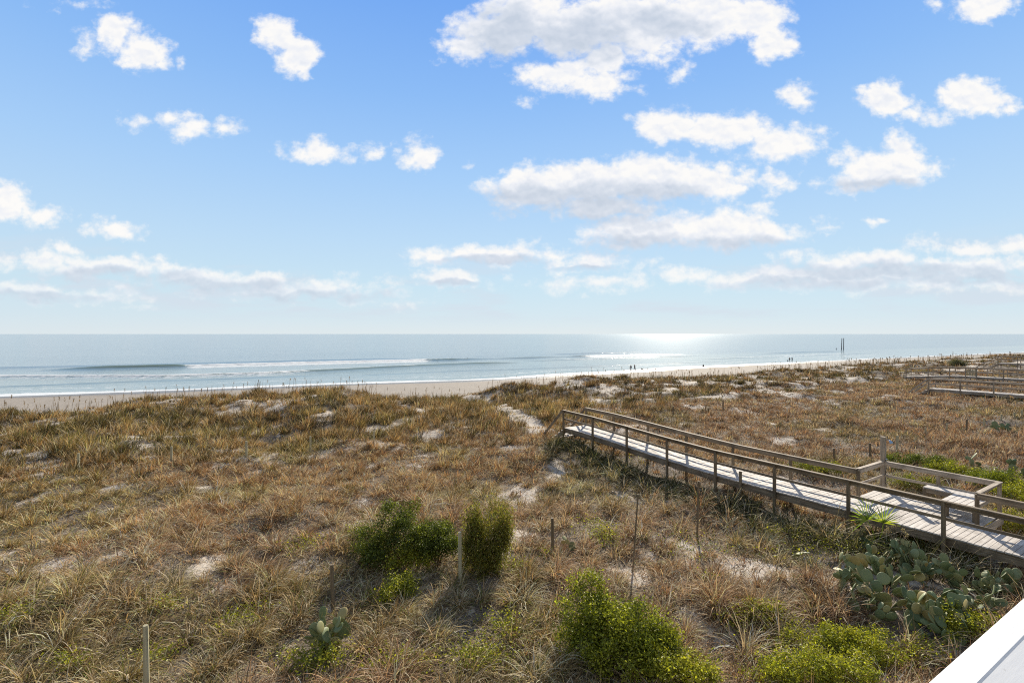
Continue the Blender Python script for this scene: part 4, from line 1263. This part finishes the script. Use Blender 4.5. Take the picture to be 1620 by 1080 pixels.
person('bather in dark wetsuit standing waist deep left of the two pilings', p, along + 1.5, walking(1.7, .2, 0), dark, dark)

def dog(label, loc, rz, k=1.0, mat=None):
    root = empty('dog', loc, rz, label, 'dog', 'dogs on the beach')
    v = []; e = []; r = []
    def add(p, rr, to=None):
        v.append(Vector(p) * k); r.append((rr[0] * k, rr[1] * k) if hasattr(rr, '__len__') else rr * k)
        if to is not None: e.append((to, len(v) - 1))
        return len(v) - 1
    hip = add((-.30, 0, .50), (.085, .10)); mid = add((-.05, 0, .50), (.09, .10), hip); ch = add((.22, 0, .49), (.105, .14), mid)
    nk = add((.36, 0, .62), (.06, .07), ch); hd = add((.45, 0, .72), (.065, .07), nk); mz = add((.58, 0, .69), (.032, .034), hd)
    for s in (1, -1): add((.42, .06 * s, .80), .018, hd)
    t1 = add((-.43, 0, .54), .025, hip); add((-.56, 0, .66), .012, t1)
    for s, ph in ((1, .06), (-1, -.06)):
        a = add((.22, .08 * s, .34), .05, ch); b = add((.21 + ph, .08 * s, .19), .03, a); c = add((.20 + ph * 1.6, .08 * s, .03), .026, b); add((.25 + ph * 1.6, .08 * s, .02), .022, c)
        a = add((-.28, .08 * s, .34), .07, hip); b = add((-.38 - ph, .08 * s, .18), .034, a); c = add((-.33 - ph, .08 * s, .03), .024, b); add((-.28 - ph, .08 * s, .02), .022, c)
    skin_obj('coat', v, e, r, mat, root, 1)
    return root
dog('small dark dog on the beach behind the walking couple', at(1016, 585.8), along + math.pi, .95, brown)
dog('dark dog trotting ahead of the far walking pair', at(1246.3, 572.2), along + math.pi, 1.0, dark)

# ------------------------------------------------------------------ white balcony railing at the lower right
def railing():
    v = Vector((.848, .53, 0)).normalized(); nrm = Vector((-.53, .848, 0)).normalized()
    p0 = Vector((.97, .96, CZ - .5))
    root = empty('balcony_railing', (p0.x, p0.y, CZ - 1.6), math.atan2(v.y, v.x), 'white painted balcony railing crossing the bottom right corner', 'railing')
    zt = 1.1
    x0, x1 = -2.2, 2.6
    bm = bmesh.new()
    # cap: a flat outer strip and a broad inner board falling towards the balcony
    prof_ = [(0, zt), (-.038, zt), (-.042, zt - .003), (-.42, zt - .115), (-.42, zt - .15), (-.004, zt - .05), (0, zt - .03)]
    prof_ = [(0.0, zt - .003), (-.003, zt), (-.038, zt), (-.041, zt - .002), (-.30, zt - .062), (-.303, zt - .065), (-.303, zt - .11), (0.0, zt - .11)]
    A = [bm.verts.new((x0, y, z)) for y, z in prof_]; B = [bm.verts.new((x1, y, z)) for y, z in prof_]
    for i in range(len(A)):
        j = (i + 1) % len(A); bm.faces.new((A[i], B[i], B[j], A[j]))
    bm.faces.new(A); bm.faces.new(B[::-1])
    bm_obj('cap', bm, M_white, root)
    bm = bmesh.new(); beam(bm, (x0, -.16, .49), (x1, -.16, .49), .12, .98); bm_obj('panel', bm, M_white, root)
railing()

# ------------------------------------------------------------------ light and sky
SUN_AZ, SUN_EL = rad(17.5), rad(27)        # azimuth to the right of straight ahead
sd = Vector((math.sin(SUN_AZ) * math.cos(SUN_EL), math.cos(SUN_AZ) * math.cos(SUN_EL), math.sin(SUN_EL)))
sun = bpy.data.lights.new('sun', 'SUN'); sun.energy = 5.0; sun.angle = rad(.5); sun.color = (1, .90, .74)
so = bpy.data.objects.new('sun', sun); COL.objects.link(so)
so.rotation_euler = sd.to_track_quat('Z', 'Y').to_euler()

def world():
    w = bpy.data.worlds.new('World'); SC.world = w; w.use_nodes = True
    w.node_tree.nodes.clear(); k = NT(w.node_tree)
    out = k.n('ShaderNodeOutputWorld'); bg = k.n('ShaderNodeBackground'); bg.inputs['Strength'].default_value = .0735
    k.L.new(bg.outputs[0], out.inputs[0])
    sky = k.n('ShaderNodeTexSky', sky_type='NISHITA', sun_disc=False)
    sky.sun_elevation = SUN_EL; sky.sun_rotation = SUN_AZ
    sky.air_density = 1.0; sky.dust_density = .05; sky.ozone_density = 1.5
    D = k.n('ShaderNodeTexCoord').outputs['Generated']
    sep = k.n('ShaderNodeSeparateXYZ'); k.L.new(D, sep.inputs[0])
    z = sep.outputs[2]
    grad = k.ramp(k.math('MAXIMUM', z, 0), [(0, lin(219, 231, 238)), (.03, lin(211, 229, 240)), (.09, lin(202, 228, 243)), (.17, lin(190, 221, 247)),
                                          (.29, lin(168, 208, 250)), (.42, lin(142, 190, 248)), (.56, lin(116, 170, 245)), (1, lin(60, 110, 200))])
    base = k.mix(.06, k.vec('MULTIPLY', grad, (10, 10, 10)), sky.outputs[0])
    # unseen sky overhead and behind the camera, greyed and dimmed to cut fill light
    fill_cut = k.math('MAXIMUM', k.step(z, .58, .78), k.step(k.math('MULTIPLY', sep.outputs[1], -1), -.25, .25))
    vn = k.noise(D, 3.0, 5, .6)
    base = k.mix(k.math('MULTIPLY', fill_cut, .85), base, k.mix(k.step(vn, .35, .65), (1.5, 1.9, 2.6, 1), (3.6, 3.7, 3.7, 1)))
    # clouds live on the plane y = 1 of the direction (mirrored behind)
    ay = k.math('MAXIMUM', k.math('ABSOLUTE', sep.outputs[1]), .06)
    u = k.math('DIVIDE', sep.outputs[0], ay); v = k.math('DIVIDE', z, ay)
    cmb = k.n('ShaderNodeCombineXYZ'); k.L.new(u, cmb.inputs[0]); k.L.new(v, cmb.inputs[1])
    P = cmb.outputs[0]
    Ps = k.vec('MULTIPLY', P, (1, 1.3, 1))
    wn = k.noise(Ps, 9.0, 4, .55, color=True, dim='2D')
    warp = k.vec('MULTIPLY', k.vec('SUBTRACT', wn, (.5, .5, .5)), (.085, .05, 0))
    Pw = k.vec('ADD', P, warp)
    E = [  # photo x, y, half width, half height, thinness
        (178, 50, 40, 34, 0), (228, 82, 46, 30, 0), (132, 66, 24, 18, .55), (290, 95, 12, 16, .75), (130, 5, 40, 10, .5),
        (440, 55, 32, 34, .1), (466, 86, 38, 36, .1),
        (215, 190, 26, 11, .3), (268, 191, 34, 15, .15), (305, 203, 44, 16, .1), (352, 205, 30, 15, 0),
        (508, 236, 44, 22, .1), (450, 243, 16, 9, .7), (657, 244, 34, 25, .05), (597, 246, 22, 14, .55), (740, 262, 9, 9, .6),
        (8, 322, 48, 30, .05), (58, 346, 44, 15, .1), (172, 362, 42, 16, .2), (105, 393, 32, 15, .1),
        (60, 413, 70, 16, 0), (140, 424, 110, 19, 0), (215, 424, 60, 18, 0), (310, 442, 95, 21, 0), (400, 447, 75, 17, 0),
        (60, 463, 120, 18, .05), (160, 468, 70, 13, .1), (490, 458, 140, 18, 0), (575, 466, 80, 13, .1), (215, 487, 36, 6, .5), (630, 480, 36, 8, .45),
        (790, 45, 80, 50, .05), (735, 80, 42, 24, .15), (840, 20, 80, 45, 0), (915, 45, 80, 50, .05), (1010, 40, 110, 58, 0), (1105, 30, 110, 48, 0), (1190, 30, 70, 40, 0), (1228, 68, 34, 28, .15),
        (885, 120, 70, 26, 0), (950, 134, 66, 25, .05), (950, 92, 50, 32, .3), (830, 160, 14, 13, .6), (1080, 118, 22, 17, .5),
        (1262, 152, 28, 20, .2), (1393, 160, 40, 36, .05), (1430, 182, 26, 14, .3), (1540, 150, 56, 34, .05), (1485, 190, 18, 11, .2), (1590, 168, 22, 16, .2),
        (1555, 8, 52, 28, .05), (1475, 12, 16, 9, .6),
        (1060, 196, 62, 32, .1), (1150, 206, 76, 32, .08), (1230, 228, 72, 32, .12), (1270, 204, 36, 16, .35),
        (835, 295, 68, 34, 0), (930, 288, 120, 40, 0), (1030, 286, 115, 42, 0), (1110, 288, 90, 34, 0), (950, 325, 130, 22, 0), (1215, 290, 28, 20, .2),
        (1020, 366, 100, 28, 0), (1130, 362, 130, 30, 0), (1215, 366, 80, 22, .05), (935, 380, 30, 8, .4),
        (700, 400, 65, 14, 0), (780, 403, 130, 19, 0), (860, 398, 60, 13, .1), (930, 418, 92, 18, 0), (715, 443, 56, 18, 0), (940, 452, 110, 12, .15),
        (1400, 268, 85, 40, .03), (1335, 292, 48, 20, .05), (1432, 240, 42, 28, .15), (1470, 266, 30, 18, .2), (1350, 238, 22, 14, .5),
        (1310, 416, 80, 19, 0), (1385, 410, 80, 20, 0), (1230, 438, 220, 18, .05), (1400, 434, 200, 24, 0), (1545, 425, 150, 25, 0), (1480, 448, 220, 15, .05),
        (1560, 388, 140, 14, .05), (1580, 448, 110, 12, .1), (1375, 350, 14, 4, .5), (1200, 330, 40, 8, .6)]
    def field(lst, solid=False):
        cur = None
        for (px, py, a, b, th) in lst:
            cu, cv = (px - 810) / F, (528 - py) / F; ia, ib = F / a, F / b
            q = k.vec('MULTIPLY_ADD', Pw, (ia, ib, 0), (-cu * ia, -cv * ib, th * 1.0))
            ln = k.vec('LENGTH', q)
            if solid:                      # edge distance in cloud heights, so big clouds stay whole and small ones fray
                kk = max(.45, min(1.9, b / 20))
                ln = k.math('MULTIPLY_ADD', ln, kk, -kk)
            cur = ln if cur is None else k.math('MINIMUM', cur, ln)
        return cur
    L = field(E, True)
    nz = k.noise(Ps, 15.0, 8, .58, dim='2D')
    Pv = k.vec('ADD', Ps, k.vec('MULTIPLY', k.vec('SUBTRACT', k.noise(Ps, 40.0, 3, .6, color=True, dim='2D'), (.5, .5, .5)), (.02, .02, 0)))
    def puffs(P_):
        vo = k.n('ShaderNodeTexVoronoi', feature='SMOOTH_F1', voronoi_dimensions='2D'); k.L.new(P_, vo.inputs['Vector'])
        vo.inputs['Scale'].default_value = 17; vo.inputs['Detail'].default_value = 2; vo.inputs['Roughness'].default_value = .55; vo.inputs['Smoothness'].default_value = .35
        return k.math('SUBTRACT', .5, vo.outputs['Distance'])
    pf = puffs(Pv); pf2 = puffs(k.vec('ADD', Pv, (.003, .011, 0)))
    det = k.math('ADD', k.math('MULTIPLY', k.math('SUBTRACT', nz, .5), 1.35), k.math('MULTIPLY', pf, .55))
    dens = k.math('ADD', k.math('SUBTRACT', .20, L), det)
    fray = k.noise(Ps, 60.0, 4, .65, dim='2D')
    dens = k.math('ADD', dens, k.math('MULTIPLY', k.math('SUBTRACT', fray, .5), .45))
    alpha = k.step(dens, -.22, .78)
    G = field([(840, 322, 110, 34, 0), (940, 326, 160, 42, 0), (1030, 318, 110, 30, 0), (1020, 388, 110, 24, 0), (1140, 388, 150, 22, 0), (800, 55, 90, 60, .35),
               (920, 60, 110, 50, .45), (1050, 40, 100, 40, .6), (1385, 298, 90, 16, .1), (780, 412, 110, 10, .2), (1400, 430, 230, 18, .3), (1300, 449, 200, 12, .35), (1540, 442, 150, 15, .3),
               (150, 438, 180, 15, .1), (330, 455, 160, 16, .1), (500, 468, 150, 12, .1), (60, 472, 130, 12, .1), (930, 426, 80, 8, .3), (720, 452, 50, 7, .3)])
    gray = k.step(k.math('ADD', k.math('SUBTRACT', 1.0, G), k.math('MULTIPLY', k.math('SUBTRACT', nz, .5), .4)), -.25, .55)
    rel = k.math('MULTIPLY', k.math('SUBTRACT', pf2, pf), .5)
    core = k.math('MULTIPLY', k.step(dens, .5, 1.7), .16)
    shade = k.math('SUBTRACT', k.math('SUBTRACT', k.math('SUBTRACT', 1.0, core), k.math('MULTIPLY', gray, .78)), rel, clamp=True)
    cc = k.ramp(shade, [(0, lin(200, 210, 224)), (.35, lin(216, 223, 234)), (.75, lin(240, 242, 247)), (1, lin(254, 252, 249))])
    # low clouds sink into the pale air near the horizon
    cc10 = k.vec('MULTIPLY', cc, (10, 10, 10))
    low = k.step(z, .0, .17)
    a2 = k.math('MULTIPLY', alpha, k.math('MULTIPLY_ADD', low, .42, .55))
    # thin lavender grey banks low over the sea
    bk = k.noise(k.vec('MULTIPLY', P, (2.6, 17, 1)), 1.0, 5, .58, dim='2D')
    bank = k.math('MULTIPLY', k.step(bk, .46, .70), k.math('MULTIPLY', k.step(z, .012, .05), k.math('SUBTRACT', 1, k.step(z, .09, .17))))
    base = k.mix(k.math('MULTIPLY', bank, .55), base, tuple(c * 10 for c in lin(214, 221, 233)[:3]) + (1,))
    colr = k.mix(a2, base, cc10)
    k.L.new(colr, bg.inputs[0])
    w.cycles.sampling_method = 'MANUAL'; w.cycles.sample_map_resolution = 512
world()

# ------------------------------------------------------------------ camera and render settings
cam = bpy.data.cameras.new('camera'); cam.sensor_width = 36; cam.lens = F / 1620 * 36
cam.shift_y = -12 / 1620; cam.clip_start = .05; cam.clip_end = 100000
co = bpy.data.objects.new('camera', cam); COL.objects.link(co)
co.location = (0, 0, CZ); co.rotation_euler = (rad(90), 0, 0)
SC.camera = co
SC.view_settings.view_transform = 'Standard'; SC.view_settings.look = 'None'; SC.view_settings.exposure = .45; SC.view_settings.gamma = 1
SC.render.engine = 'CYCLES'
SC.cycles.max_bounces = 6; SC.cycles.diffuse_bounces = 2; SC.cycles.glossy_bounces = 3; SC.cycles.transparent_max_bounces = 4; SC.cycles.transmission_bounces = 3
SC.cycles.sample_clamp_indirect = 6
SC.cycles.use_denoising = False
SC.cycles.pixel_filter_type = 'BLACKMAN_HARRIS'; SC.cycles.filter_width = 1.1
